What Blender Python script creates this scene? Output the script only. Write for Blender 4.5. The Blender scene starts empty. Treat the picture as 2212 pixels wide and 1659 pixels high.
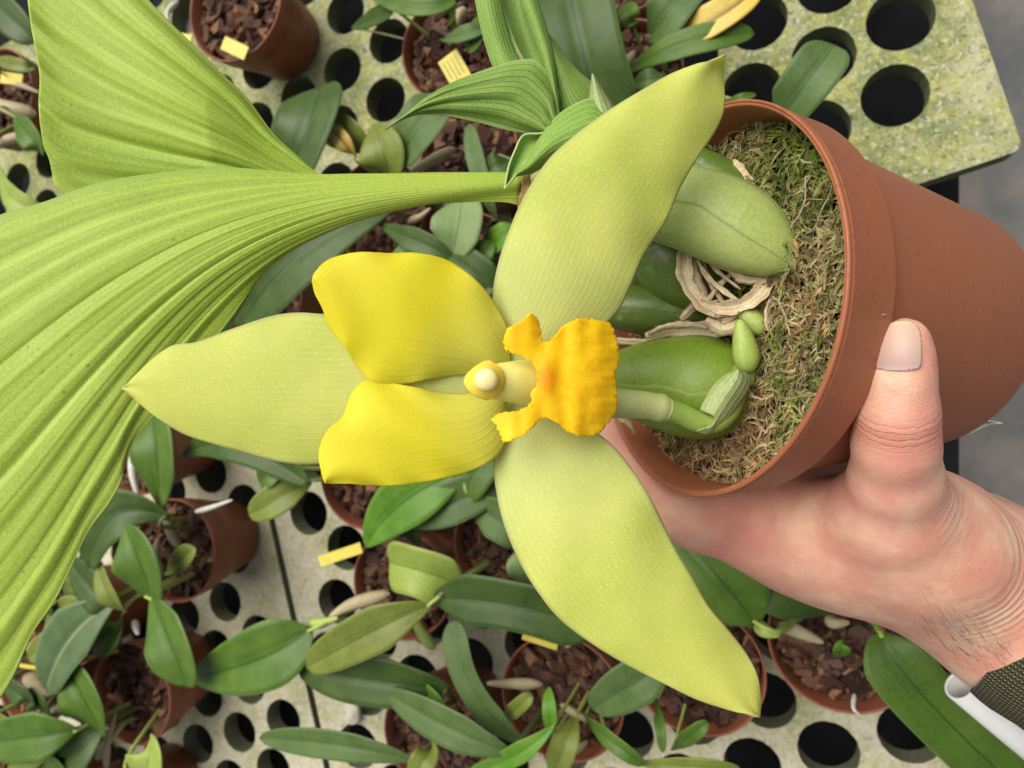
import bpy, bmesh, math, random
import numpy as np
from mathutils import Vector, Matrix
from mathutils.geometry import delaunay_2d_cdt
from mathutils.bvhtree import BVHTree
random.seed(7); rng = np.random.default_rng(7)
S = bpy.context.scene
COL = S.collection

# ------------------------------------------------------------ camera, light
H = 0.55; TILT = math.radians(20); F = 1475.0; UC, VC = 1106.0, 829.5
cam = bpy.data.cameras.new('camera'); co = bpy.data.objects.new('camera', cam); COL.objects.link(co)
co.location = (0, 0, H); co.rotation_euler = (0, TILT, 0)
cam.sensor_width = 36; cam.lens = 24.005; cam.clip_start = .01; cam.clip_end = 50
cam.dof.use_dof = True; cam.dof.focus_distance = .2; cam.dof.aperture_fstop = 17
S.camera = co
S.render.resolution_x = 1024; S.render.resolution_y = 768
W_ = bpy.data.worlds.new('World'); S.world = W_; W_.use_nodes = True
wn = W_.node_tree.nodes; wl = W_.node_tree.links
SUN_EL, SUN_AZ = math.radians(62), math.radians(125)      # azimuth measured from +X, counter-clockwise
sky = wn.new('ShaderNodeTexSky'); sky.sky_type = 'NISHITA'; sky.sun_disc = False
sky.sun_elevation = SUN_EL; sky.sun_rotation = math.pi/2 - SUN_AZ
sky.air_density = 1.0; sky.dust_density = 4.0; sky.ozone_density = 1.0
bg = wn['Background']; bg.inputs['Strength'].default_value = .08
hs = wn.new('ShaderNodeHueSaturation'); hs.inputs['Saturation'].default_value = .28; wl.new(sky.outputs[0], hs.inputs['Color'])   # milky overcast
wl.new(hs.outputs[0], bg.inputs['Color'])
sl = bpy.data.lights.new('sun', 'SUN'); so = bpy.data.objects.new('sun', sl); COL.objects.link(so)
sl.energy = 3.2; sl.angle = math.radians(58); sl.color = (1, .95, .86)
sd = Vector((math.cos(SUN_EL)*math.cos(SUN_AZ), math.cos(SUN_EL)*math.sin(SUN_AZ), math.sin(SUN_EL)))
so.rotation_euler = sd.to_track_quat('Z', 'Y').to_euler()
S.view_settings.view_transform = 'Standard'; S.view_settings.look = 'None'
S.view_settings.exposure = 0.42; S.view_settings.gamma = 1
S.render.engine = 'CYCLES'
S.cycles.max_bounces = 8; S.cycles.transmission_bounces = 4; S.cycles.transparent_max_bounces = 8

# ------------------------------------------------------------ geometry of the viewpoint (only used to measure positions)
CT, ST = math.cos(TILT), math.sin(TILT)
def c2w(p):
    p = np.asarray(p, float); x, y, z = p[..., 0], p[..., 1], p[..., 2]
    return np.stack([x*CT+z*ST, y, -x*ST+z*CT+H], -1)
def pc(u, v, d):
    u, v, d = np.broadcast_arrays(np.asarray(u, float), v, d)
    return np.stack([(u-UC)/F*d, -(v-VC)/F*d, -d], -1)
def P(u, v, d): return c2w(pc(u, v, d))
def Bz(u, v, z):
    r = P(u, v, 1.0) - np.array([0, 0, H]); k = (np.asarray(z)-H)/r[..., 2]
    return np.array([0, 0, H]) + r*np.asarray(k)[..., None]
def depth_of(p): # camera depth of a world point
    return float(p[0]*ST - 0 + 0) if False else float(-(p[0]*ST + (p[2]-H)*CT)*1.0) if False else float(-( (p[0])*(ST) + (p[2]-H)*CT ))

# ------------------------------------------------------------ objects
def tag(o, label=None, cat=None, group=None, kind=None):
    for k, v in (('label', label), ('category', cat), ('group', group), ('kind', kind)):
        if v: o[k] = v
    return o
def empty(name, loc, label, cat, group=None):
    o = bpy.data.objects.new(name, None); o.empty_display_size = .01; COL.objects.link(o)
    o.location = loc; return tag(o, label, cat, group)
def mk(name, V, Fc, mat, parent=None, uv=None, col=None, smooth=True, thick=0, offset=0, sub=0, attrs=None):
    me = bpy.data.meshes.new(name)
    V = np.asarray(V, float)
    off = np.zeros(3)
    if parent is not None: off = np.array(parent_world(parent))
    me.from_pydata((V-off).tolist(), [], [tuple(int(i) for i in f) for f in Fc])
    if uv is not None:
        l = me.uv_layers.new(name='UVMap'); li = np.zeros(len(me.loops), int); me.loops.foreach_get('vertex_index', li)
        l.data.foreach_set('uv', np.asarray(uv, float)[li].ravel())
    if col is not None:
        a = me.color_attributes.new('Col', 'FLOAT_COLOR', 'POINT')
        c = np.ones((len(V), 4)); c[:, :3] = col; a.data.foreach_set('color', c.ravel())
    if attrs:
        for k, v in attrs.items():
            a = me.attributes.new(k, 'FLOAT', 'POINT'); a.data.foreach_set('value', np.asarray(v, np.float32))
    me.materials.append(mat)
    if smooth: me.polygons.foreach_set('use_smooth', [True]*len(me.polygons))
    me.update()
    o = bpy.data.objects.new(name, me); COL.objects.link(o)
    if parent is not None: o.parent = parent
    if thick:
        m = o.modifiers.new('Solidify', 'SOLIDIFY'); m.thickness = thick; m.offset = offset
    if sub:
        m = o.modifiers.new('Subsurf', 'SUBSURF'); m.levels = m.render_levels = sub
    return o
def parent_world(o):
    v = Vector((0, 0, 0))
    while o is not None: v = v + o.location; o = o.parent
    return v
def gridfaces(ns, nt, wrap=False):
    i, j = np.meshgrid(np.arange(ns-1), np.arange(nt if wrap else nt-1), indexing='ij')
    j2 = (j+1) % nt
    return np.stack([i*nt+j, (i+1)*nt+j, (i+1)*nt+j2, i*nt+j2], -1).reshape(-1, 4)
def cr(pts, n):
    p = np.asarray(pts, float)
    if len(p) == 2: q = p
    else:
        a = np.vstack([2*p[0]-p[1], p, 2*p[-1]-p[-2]]); q = []
        for i in range(1, len(a)-2):
            t = np.linspace(0, 1, 14, endpoint=False)[:, None]
            p0, p1, p2, p3 = a[i-1], a[i], a[i+1], a[i+2]
            q.append(.5*(2*p1+(p2-p0)*t+(2*p0-5*p1+4*p2-p3)*t*t+(-p0+3*p1-3*p2+p3)*t**3))
        q = np.vstack(q+[p[-1:]])
    L = np.r_[0, np.cumsum(np.linalg.norm(np.diff(q, axis=0), axis=1))]
    x = np.linspace(0, L[-1], n)
    return np.stack([np.interp(x, L, q[:, k]) for k in range(q.shape[1])], 1)
def organ(name, parent, A, B, dfun, mat, ns=60, nt=24, thick=.0006, endbow=0, rag=0, calm=0):
    """thin blade between two measured edges, with its own depth relief dfun(s, t) in metres from the lens"""
    a, b = cr(A, ns), cr(B, ns)
    s = np.linspace(0, 1, ns)[:, None]*np.ones((1, nt)); t = np.linspace(0, 1, nt)[None]*np.ones((ns, 1))
    if calm:   # inner lines run smoothly while the margins keep their own waviness
        x = np.linspace(-1, 1, ns); sm = lambda q: np.stack([np.polyval(np.polyfit(x, q[:, k], 5), x) for k in (0, 1)], 1)
        As, Bs = sm(a), sm(b); T3 = t[..., None]
        uv = As[:, None]*(1-T3)+Bs[:, None]*T3+(a-As)[:, None]*np.exp(-T3/calm)+(b-Bs)[:, None]*np.exp(-(1-T3)/calm)
    else: uv = a[:, None]*(1-t[..., None])+b[:, None]*t[..., None]
    if endbow:
        dr = (a[-1]-a[-2]+b[-1]-b[-2]); dr /= np.linalg.norm(dr)+1e-9
        uv = uv + (endbow*s**3*np.sin(np.pi*t))[..., None]*dr
    if rag:
        e = np.clip((np.abs(t-.5)-.42)/.08, 0, 1); uv = uv + (rng.normal(0, rag, (ns, nt, 2))*e[..., None])
    V = P(uv[..., 0], uv[..., 1], dfun(s, t)).reshape(-1, 3)
    return mk(name, V, gridfaces(ns, nt), mat, parent, uv=np.stack([s, t], -1).reshape(-1, 2), thick=thick)
def poly_sheet(name, parent, outline, dfun, mat, step, thick=.0006, n=None, rag=0):
    """sheet of any measured outline (u, v), relief dfun(u, v); triangulated with inner points"""
    out = cr(list(outline)+[outline[0]], n or 160)[:-1]
    if rag: out = out + rng.normal(0, rag, out.shape)
    lo, hi = out.min(0), out.max(0)
    g = np.stack(np.meshgrid(np.arange(lo[0], hi[0], step), np.arange(lo[1], hi[1], step)), -1).reshape(-1, 2)
    g[:, 0] += (np.round((g[:, 1]-lo[1])/step) % 2)*step*.5
    def inside(q):
        x, y = q[:, 0][:, None], q[:, 1][:, None]; x1, y1 = out[:, 0], out[:, 1]; x2, y2 = np.roll(x1, -1), np.roll(y1, -1)
        c = ((y1 > y) != (y2 > y)) & (x < (x2-x1)*(y-y1)/(y2-y1+1e-12)+x1)
        return c.sum(1) % 2 == 1
    dmin = np.sqrt(((g[:, None]-out[None])**2).sum(-1)).min(1)
    g = g[inside(g) & (dmin > step*.55)]
    pts = np.vstack([out, g]); m = len(out)
    r = delaunay_2d_cdt([Vector(p) for p in pts], [(i, (i+1) % m) for i in range(m)], [], 0, 1e-4)
    vs = np.array([tuple(v) for v in r[0]]); fs = np.array([f for f in r[2] if len(f) == 3])
    fs = fs[inside(vs[fs].mean(1))]
    d = dfun(vs[:, 0], vs[:, 1]); V = P(vs[:, 0], vs[:, 1], d)
    uv = (vs-lo)/(hi-lo)
    return mk(name, V, fs, mat, parent, uv=uv, thick=thick)
def tube(pts, rad, n=12, squash=1.0, cap=True):
    """pts Nx3 world, rad N -> verts, faces, uv"""
    p = np.asarray(pts, float); r = np.asarray(rad, float)
    T = np.gradient(p, axis=0); T /= np.linalg.norm(T, axis=1)[:, None]+1e-12
    ref = np.array([0, 0, 1.0]) if abs(T[:, 2]).mean() < .85 else np.array([0, 1.0, 0])
    X = np.cross(T, ref); X /= np.linalg.norm(X, axis=1)[:, None]; Y = np.cross(X, T)
    a = np.linspace(0, 2*np.pi, n, endpoint=False)
    V = p[:, None]+r[:, None, None]*(np.cos(a)[None, :, None]*X[:, None]+squash*np.sin(a)[None, :, None]*Y[:, None])
    N = len(p); Fs = gridfaces(N, n, True).tolist(); V = V.reshape(-1, 3)
    uv = np.stack([np.repeat(np.linspace(0, 1, N), n), np.tile(np.arange(n)/n, N)], 1)
    if cap:
        Fs += [tuple(range(n))[::-1], tuple((N-1)*n+i for i in range(n))]
    return V, Fs, uv
def bulb(name, parent, p0, p1, rmax, mat, squash=1.0, tip=.3, peak=.35, n=22, ridge=.03, bend=None, bp=1.0):
    """pseudobulb from p0 (root end) to p1 (apex)"""
    N = 34; s = np.linspace(0, 1, N)
    pts = cr([p0, p1] if bend is None else [p0, bend, p1], N)
    x = np.where(s < peak, s/peak, 1); r1 = np.sqrt(np.clip(1-(1-x)**2, 0, 1))
    y = np.clip((s-peak)/(1-peak), 0, 1); r2 = 1-(1-tip)*y**1.6
    r = rmax*np.minimum(r1, 1)**bp*r2; r[-1] *= .55; r[-2] *= .88
    V, Fs, uv = tube(pts, np.maximum(r, rmax*.03), n, squash)
    c = np.repeat(pts, n, 0); a = uv[:, 1]*2*np.pi
    V = c+(V-c)*(1+ridge*np.cos(3*a)+ridge*.5*np.cos(7*a+4*uv[:, 0]))[:, None]
    return mk(name, V, Fs, mat, parent, uv=uv)
class Soup:
    def __init__(s): s.V = []; s.F = []; s.C = []; s.n = 0
    def add(s, V, Fs, c):
        V = np.asarray(V, float); s.V.append(V); s.F += [tuple(i+s.n for i in f) for f in Fs]
        s.C.append(np.ones((len(V), 3))*np.asarray(c)); s.n += len(V)
    def mk(s, name, mat, parent=None, smooth=False):
        return mk(name, np.vstack(s.V), s.F, mat, parent, col=np.vstack(s.C), smooth=smooth)

# ------------------------------------------------------------ materials
class NT:
    def __init__(s, name):
        s.m = bpy.data.materials.new(name); s.m.use_nodes = True; s.t = s.m.node_tree; s.t.nodes.clear()
        s.out = s.n('ShaderNodeOutputMaterial')
    def n(s, ty, ins=None, **kw):
        x = s.t.nodes.new(ty)
        for k, v in kw.items(): setattr(x, k, v)
        for k, v in (ins or {}).items():
            if hasattr(v, 'is_linked') or hasattr(v, 'links'): s.t.links.new(v, x.inputs[k])
            elif v is not None: x.inputs[k].default_value = v
        return x
    def math(s, op, a, b=None, c=None, clamp=False):
        x = s.n('ShaderNodeMath', {0: a, 1: b, 2: c}, operation=op); x.use_clamp = clamp; return x.outputs[0]
    def mix(s, f, a, b):
        a = (*a, 1) if isinstance(a, tuple) and len(a) == 3 else a; b = (*b, 1) if isinstance(b, tuple) and len(b) == 3 else b
        return s.n('ShaderNodeMix', {0: f, 6: a, 7: b}, data_type='RGBA').outputs[2]
    def ramp(s, f, lo, hi):
        return s.n('ShaderNodeMapRange', {0: f, 1: lo, 2: hi}).outputs[0]
    def noise(s, scale, detail=3, vec=None, rough=.5, dist=0):
        return s.n('ShaderNodeTexNoise', {'Scale': scale, 'Detail': detail, 'Roughness': rough, 'Distortion': dist, 'Vector': vec}).outputs[0]
    def geo(s):
        return s.n('ShaderNodeNewGeometry').outputs['Position']
    def uv(s):
        x = s.n('ShaderNodeSeparateXYZ', {0: s.n('ShaderNodeTexCoord').outputs['UV']}); return x.outputs[0], x.outputs[1]
    def bump(s, h, strength=.3, dist=.001):
        return s.n('ShaderNodeBump', {'Height': h, 'Strength': strength, 'Distance': dist}).outputs[0]
    def finish(s, col, rough=.5, normal=None, trans=0, tcol=None, sss=0, sssr=(1, .3, .15), ssss=.004, spec=.4, coat=0):
        p = s.n('ShaderNodeBsdfPrincipled', {'Roughness': rough, 'Specular IOR Level': spec, 'Normal': normal, 'Coat Weight': coat, 'Coat Roughness': .25})
        if isinstance(col, tuple): p.inputs['Base Color'].default_value = (*col, 1)
        else: s.t.links.new(col, p.inputs['Base Color'])
        if sss:
            p.inputs['Subsurface Weight'].default_value = sss; p.inputs['Subsurface Radius'].default_value = sssr; p.inputs['Subsurface Scale'].default_value = ssss
        o = p.outputs[0]
        if trans:
            tr = s.n('ShaderNodeBsdfTranslucent', {'Normal': normal})
            c = tcol if tcol is not None else col
            if isinstance(c, tuple): tr.inputs[0].default_value = (*c, 1)
            else: s.t.links.new(c, tr.inputs[0])
            o = s.n('ShaderNodeMixShader', {0: trans, 1: o, 2: tr.outputs[0]}).outputs[0]
        s.t.links.new(o, s.out.inputs[0]); return s.m
PI2 = 2*math.pi
def leaf_mat(name, c1, c2, rib=None, ribw=.03, veins=0, vstr=.12, rough=.42, trans=.12, mott=60, fine=900, edge=None, bumpd=.0004, spots=0, coat=0, tipc=None, vcol=None):
    N = NT(name); u, v = N.uv(); g = N.geo()
    n1 = N.noise(mott, 3, g); n2 = N.noise(fine, 2, g)
    col = N.mix(N.ramp(n1, .3, .7), c1, c2)
    col = N.mix(N.math('MULTIPLY', N.ramp(n2, .35, .75), .35), col, tuple(min(1, x*1.7+.01) for x in c2))
    if tipc: col = N.mix(N.math('MULTIPLY', N.ramp(u, .55, 1.0), .9), col, tipc)
    h = N.math('MULTIPLY', n2, .25)
    if veins:
        ph = N.math('MULTIPLY_ADD', v, veins*PI2, N.math('MULTIPLY', N.noise(25, 2, g), 2.5))
        w = N.math('SINE', ph); w = N.ramp(w, .2 if vcol is None else .8, 1.0)
        w2 = N.ramp(N.math('SINE', N.math('MULTIPLY', v, veins*PI2*3.3)), .3, 1)
        col = N.mix(N.math('MULTIPLY', w, vstr*3), col, vcol or tuple(min(1, x*1.45+.02) for x in c2))
        col = N.mix(N.math('MULTIPLY', w2, vstr*1.5), col, tuple(x*.6 for x in c1))
        h = N.math('ADD', h, N.math('MULTIPLY', w, .8))
    if rib:
        dd = N.math('ABSOLUTE', N.math('SUBTRACT', v, .5)); m = N.math('SUBTRACT', 1, N.ramp(dd, ribw*.2, ribw), clamp=True)
        col = N.mix(N.math('MULTIPLY', m, .8), col, rib)
    if edge:
        dd = N.math('ABSOLUTE', N.math('SUBTRACT', v, .5)); m = N.ramp(dd, .465, .5)
        col = N.mix(N.math('MULTIPLY', m, .8), col, edge)
    if spots:
        vo = N.n('ShaderNodeTexVoronoi', {'Vector': g, 'Scale': 260}).outputs['Distance']
        m = N.math('MULTIPLY', N.math('LESS_THAN', vo, .13), N.ramp(N.noise(35, 2, g), .55, .62))
        col = N.mix(N.math('MULTIPLY', m, spots), col, (.04, .03, .015))
    return N.finish(col, rough, N.bump(h, .5, bumpd), trans, coat=coat, spec=.3)
M = {}
M['dark'] = leaf_mat('leaf dark green', (.026, .056, .008), (.055, .096, .018), rib=(.012, .045, .012), edge=(.09, .17, .05))
M['grey'] = leaf_mat('leaf grey green', (.052, .098, .022), (.092, .148, .040), rib=(.03, .08, .03), edge=(.16, .22, .11), rough=.5)
M['mid'] = leaf_mat('leaf mid green', (.042, .095, .007), (.082, .150, .018), rib=(.015, .06, .01), edge=(.15, .24, .07))
M['bright'] = leaf_mat('leaf bright green', (.075, .19, .012), (.13, .27, .03), rib=(.03, .11, .01), edge=(.2, .36, .06), trans=.2)
M['olive'] = leaf_mat('leaf olive', (.10, .135, .018), (.165, .20, .035), rib=(.05, .08, .02), edge=(.26, .27, .08), spots=.6)
M['lime'] = leaf_mat('leaf lime', (.2, .29, .04), (.32, .4, .08), rib=(.1, .17, .03), edge=(.4, .45, .15), trans=.2)
M['yellow'] = leaf_mat('leaf yellowed', (.5, .36, .05), (.6, .47, .14), rib=(.16, .06, .03), ribw=.1, edge=(.3, .13, .04), spots=.8)
M['pale'] = leaf_mat('leaf underside pale', (.13, .2, .07), (.2, .27, .11), rib=(.07, .13, .04), edge=(.2, .26, .11), rough=.6)
M['greyrib'] = leaf_mat('leaf grey with pale rib', (.055, .100, .036), (.095, .15, .058), rib=(.33, .33, .18), ribw=.035, edge=(.25, .3, .14))
M['big'] = leaf_mat('pleated leaf', (.26, .38, .032), (.39, .50, .075), veins=15, vstr=.10, rough=.5, trans=.25, mott=18, fine=1500, spots=.35, bumpd=.00028, edge=(.3, .42, .08))
M['young'] = leaf_mat('young leaf', (.17, .31, .05), (.27, .42, .09), veins=9, vstr=.12, rough=.5, trans=.25, fine=1500, edge=(.5, .6, .3))
M['youngvein'] = leaf_mat('young leaf dark veins', (.15, .26, .04), (.24, .36, .08), veins=12, vstr=-.14 if False else .2, rough=.5, trans=.2, fine=1500, edge=(.42, .55, .25), vcol=(.06, .11, .02))
def petal_mat(name, c1, c2, base, tip, veins, vcol, rough=.6, trans=.4, gran=.3, edge=None, mott=45, vend=.85, vamt=.6):
    N = NT(name); u, v = N.uv(); g = N.geo()
    n1 = N.noise(mott, 4, g); n2 = N.noise(1700, 2, g)
    col = N.mix(N.ramp(n1, .3, .7), c1, c2)
    col = N.mix(N.math('SUBTRACT', 1, N.ramp(u, .0, .45), clamp=True), col, base)
    col = N.mix(N.math('MULTIPLY', N.ramp(u, .6, 1), .7), col, tip)
    h = n2
    if veins:
        ph = N.math('MULTIPLY_ADD', v, veins*PI2, N.math('MULTIPLY', N.noise(60, 2, g), 2.2))
        w = N.ramp(N.math('SINE', ph), .6, 1.0)
        w = N.math('MULTIPLY', w, N.ramp(N.noise(330, 3, g, .6), .15, .6))
        w = N.math('MULTIPLY', w, N.math('SUBTRACT', 1, N.ramp(u, .2, vend), clamp=True))
        col = N.mix(N.math('MULTIPLY', w, vamt), col, vcol)
        h = N.math('ADD', n2, N.math('MULTIPLY', w, .7))
    col = N.mix(N.math('MULTIPLY', N.ramp(n2, .56, .7), gran), col, tuple(min(1, x*1.3+.06) for x in tip))
    if edge:
        dd = N.math('ABSOLUTE', N.math('SUBTRACT', v, .5)); m = N.ramp(dd, .47, .5)
        col = N.mix(N.math('MULTIPLY', m, .6), col, edge)
    # light seen through the tissue is warmer
    return N.finish(col, rough, N.bump(h, .35, .0003), trans, sss=.15, sssr=(1, .8, .15), ssss=.002)
M['sepal'] = petal_mat('sepal', (.55, .62, .11), (.70, .73, .18), (.68, .73, .31), (.71, .72, .17), 23, (.72, .76, .40), edge=(.40, .38, .24))
M['petal'] = petal_mat('petal', (.78, .71, .016), (.86, .78, .04), (.70, .72, .17), (.80, .68, .022), 10, (.72, .66, .09), vamt=.12, gran=.15, edge=(.80, .66, .03))
def lip_mat():
    N = NT('lip orange'); u, v = N.uv(); g = N.geo()
    n1 = N.noise(420, 4, g); rad = N.noise(420, 3, N.n('ShaderNodeMapping', {'Vector': g, 'Scale': (.25, 1, 1)}).outputs[0])
    col = N.mix(N.ramp(n1, .3, .7), (1.0, .60, .003), (1.0, .70, .006))
    col = N.mix(N.math('MULTIPLY', N.ramp(rad, .5, .75), .55), col, (1.0, .45, .002))
    dx = N.math('SUBTRACT', u, .42); dy = N.math('SUBTRACT', v, .50)
    r = N.math('SQRT', N.math('ADD', N.math('MULTIPLY', dx, N.math('MULTIPLY', dx, 3.2)), N.math('MULTIPLY', dy, dy)))
    col = N.mix(N.math('MULTIPLY', N.math('SUBTRACT', 1, N.ramp(r, .02, .2), clamp=True), .8), col, (.95, .26, .002))
    col = N.mix(N.math('MULTIPLY', N.math('SUBTRACT', 1, N.ramp(u, .0, .25), clamp=True), .35), col, (.92, .66, .05))
    return N.finish(col, .6, N.bump(N.math('ADD', n1, rad), .4, .0004), .3, sss=.15, sssr=(1, .5, .1), ssss=.002)
M['lip'] = lip_mat()
def simple(name, c1, c2, scale=80, rough=.5, bump=.3, bd=.0005, trans=0, sss=0, det=4, coat=0, spec=.5):
    N = NT(name); g = N.geo(); n = N.noise(scale, det, g, .6)
    return N.finish(N.mix(N.ramp(n, .3, .7), c1, c2), rough, N.bump(n, bump, bd), trans, sss=sss, sssr=(1, .8, .3), ssss=.002, coat=coat, spec=spec)
M['column'] = simple('column pale yellow', (.80, .73, .15), (.88, .81, .26), 200, .5, trans=.2, sss=.2)
M['cap'] = simple('anther cap rim', (.82, .62, .05), (.86, .70, .10), 200, .5, trans=.2, sss=.2)
M['anther'] = simple('anther cream', (.72, .60, .22), (.80, .70, .34), 200, .45, sss=.3)
M['stem'] = simple('scape green', (.20, .30, .05), (.28, .38, .08), 150, .45)
M['node'] = simple('scape node', (.36, .42, .14), (.44, .47, .2), 250, .5)
M['ovary'] = simple('ovary green', (.25, .34, .1), (.34, .42, .16), 250, .5)
def bulb_mat(name, c1, c2, line, rough=.35, powder=0):
    N = NT(name); u, v = N.uv(); g = N.geo()
    n = N.noise(55, 4, g, .6); f = N.noise(900, 2, g)
    col = N.mix(N.ramp(n, .3, .7), c1, c2)
    col = N.mix(N.math('MULTIPLY', N.ramp(f, .4, .7), .25), col, tuple(min(1, x*1.5+.01) for x in c2))
    w = N.math('ABSOLUTE', N.math('SUBTRACT', N.math('FRACT', N.math('MULTIPLY_ADD', v, 5.0, N.math('MULTIPLY', N.noise(40, 2, g), .35))), .5))
    col = N.mix(N.math('MULTIPLY', N.math('SUBTRACT', 1, N.ramp(w, .0, .04), clamp=True), .55), col, line)
    if powder:
        p = N.math('MULTIPLY', N.ramp(N.noise(120, 5, g, .7), .6, .72), powder); col = N.mix(p, col, (.42, .48, .36))
    return N.finish(col, rough, N.bump(N.math('ADD', f, N.math('MULTIPLY', w, 1.5)), .25, .0004), .05, sss=.1, sssr=(.6, 1, .2), ssss=.002)
M['b_pale'] = bulb_mat('pseudobulb pale green', (.27, .35, .08), (.38, .45, .14), (.12, .14, .05), .5)
M['b_dark'] = bulb_mat('pseudobulb dark green', (.07, .12, .014), (.11, .17, .026), (.03, .06, .01), .35, powder=.35)
M['b_gloss'] = bulb_mat('pseudobulb glossy green', (.12, .20, .012), (.19, .28, .028), (.30, .38, .13), .42)  # the light lines are ridge highlights painted into the colour
M['b_small'] = bulb_mat('bud green', (.28, .38, .07), (.38, .46, .12), (.2, .25, .08), .45)
M['stemd'] = bulb_mat('dull green stem', (.10, .13, .04), (.2, .2, .09), (.08, .08, .03), .5)
M['b_tan'] = bulb_mat('old pseudobulb tan', (.30, .24, .13), (.42, .36, .22), (.15, .1, .05), .6)
M['dry'] = leaf_mat('dry sheath', (.46, .30, .15), (.74, .60, .40), veins=4, vstr=.10, rough=.6, trans=.15, mott=140, spots=.9, edge=(.3, .18, .1), bumpd=.0002)
M['root'] = simple('root pale', (.42, .42, .36), (.6, .6, .54), 300, .6)
M['sheath'] = leaf_mat('pale green sheath', (.30, .38, .13), (.42, .48, .22), veins=6, vstr=.1, rough=.55, trans=.25, edge=(.55, .58, .35))
M['scar'] = simple('petiole scar', (.42, .22, .06), (.6, .42, .15), 250, .7)
def pot_mat(name, c1, c2, rough=.5, dirt=.3):
    N = NT(name); g = N.geo(); n = N.noise(22, 4, g, .6); f = N.noise(420, 3, g)
    col = N.mix(N.ramp(n, .3, .7), c1, c2)
    sp = N.math('MULTIPLY', N.ramp(f, .62, .70), dirt); col = N.mix(sp, col, tuple(x*.45 for x in c1))
    sp2 = N.math('MULTIPLY', N.ramp(N.noise(700, 2, g), .66, .72), dirt*.6); col = N.mix(sp2, col, (.5, .35, .28))
    return N.finish(col, rough, N.bump(f, .25, .0004), 0, spec=.4)
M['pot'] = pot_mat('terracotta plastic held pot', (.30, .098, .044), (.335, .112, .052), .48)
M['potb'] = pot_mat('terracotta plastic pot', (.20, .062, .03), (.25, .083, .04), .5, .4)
def vc_mat(name, rough=.85, bump=.5, trans=0, sc=600, bd=.0008):
    N = NT(name); c = N.n('ShaderNodeVertexColor', layer_name='Col').outputs[0]; g = N.geo(); n = N.noise(sc, 3, g)
    c = N.n('ShaderNodeMix', {0: .5, 6: c, 7: N.n('ShaderNodeMapRange', {0: n, 1: .2, 2: .8, 3: .5, 4: 1.3}).outputs[0]}, data_type='RGBA', blend_type='MULTIPLY').outputs[2]
    return N.finish(c, rough, N.bump(n, bump, bd), trans, spec=.25)
M['bark'] = vc_mat('bark chips', .8)
M['moss'] = vc_mat('moss fibres', .85, .2, .2)
M['label'] = simple('yellow plastic label', (.52, .43, .035), (.60, .51, .07), 120, .45)
M['ink'] = simple('faded dark print', (.12, .10, .03), (.2, .16, .05), 300, .7)
M['stone'] = simple('pale pebble', (.5, .45, .33), (.66, .62, .5), 90, .8)
M['white'] = simple('white glossy plastic', (.78, .78, .76), (.84, .84, .82), 20, .25, bump=.02)
M['black'] = simple('dark hollow', (.008, .008, .008), (.015, .015, .015), 20, .6)
def bench_mat(name, clean1, clean2, moss, amt, dark):
    N = NT(name); g = N.geo(); a = N.noise(16, 5, g, .65); b = N.noise(170, 6, g, .85); c = N.noise(900, 4, g, .7)
    col = N.mix(N.ramp(b, .43, .57), clean1, clean2)
    mm = N.math('MULTIPLY', N.ramp(N.math('ADD', N.math('MULTIPLY', a, .6), N.math('MULTIPLY', b, .5)), .64-amt*.28, .78-amt*.28), .85)
    col = N.mix(mm, col, moss)
    ye = N.math('MULTIPLY', N.ramp(N.noise(60, 6, g, .8), .47, .58), amt*1.1); col = N.mix(ye, col, (.40, .41, .10))
    dk = N.math('MULTIPLY', N.ramp(N.noise(210, 6, g, .85, 1.2), .53, .60), dark); col = N.mix(dk, col, (.05, .055, .035))
    wh = N.math('MULTIPLY', N.ramp(N.noise(260, 5, g, .8, .5), .55, .61), .7); col = N.mix(wh, col, (.66, .66, .52))
    # hole walls and undersides are coloured a darker green
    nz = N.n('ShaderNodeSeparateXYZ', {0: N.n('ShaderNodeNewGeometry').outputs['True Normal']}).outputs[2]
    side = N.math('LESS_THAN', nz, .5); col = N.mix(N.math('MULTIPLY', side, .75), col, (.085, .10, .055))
    return N.finish(col, .8, N.bump(N.math('ADD', b, c), .9, .0012), 0, spec=.3)
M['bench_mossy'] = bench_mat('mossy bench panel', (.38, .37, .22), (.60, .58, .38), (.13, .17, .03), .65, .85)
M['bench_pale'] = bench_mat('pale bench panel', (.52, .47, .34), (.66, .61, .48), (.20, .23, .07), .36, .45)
def floor_mat():
    N = NT('wet concrete floor'); g = N.geo(); a = N.noise(7, 5, g, .6); b = N.noise(160, 5, g, .75)
    col = N.mix(N.ramp(a, .4, .6), (.07, .075, .078), (.19, .165, .14)); col = N.mix(N.math('MULTIPLY', N.ramp(b, .4, .7), .5), col, (.10, .11, .105))
    return N.finish(col, .5, N.bump(b, .5, .002), 0)
M['floor'] = floor_mat()
M['metal'] = simple('galvanised rail', (.2, .2, .2), (.28, .28, .28), 60, .45)

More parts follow.
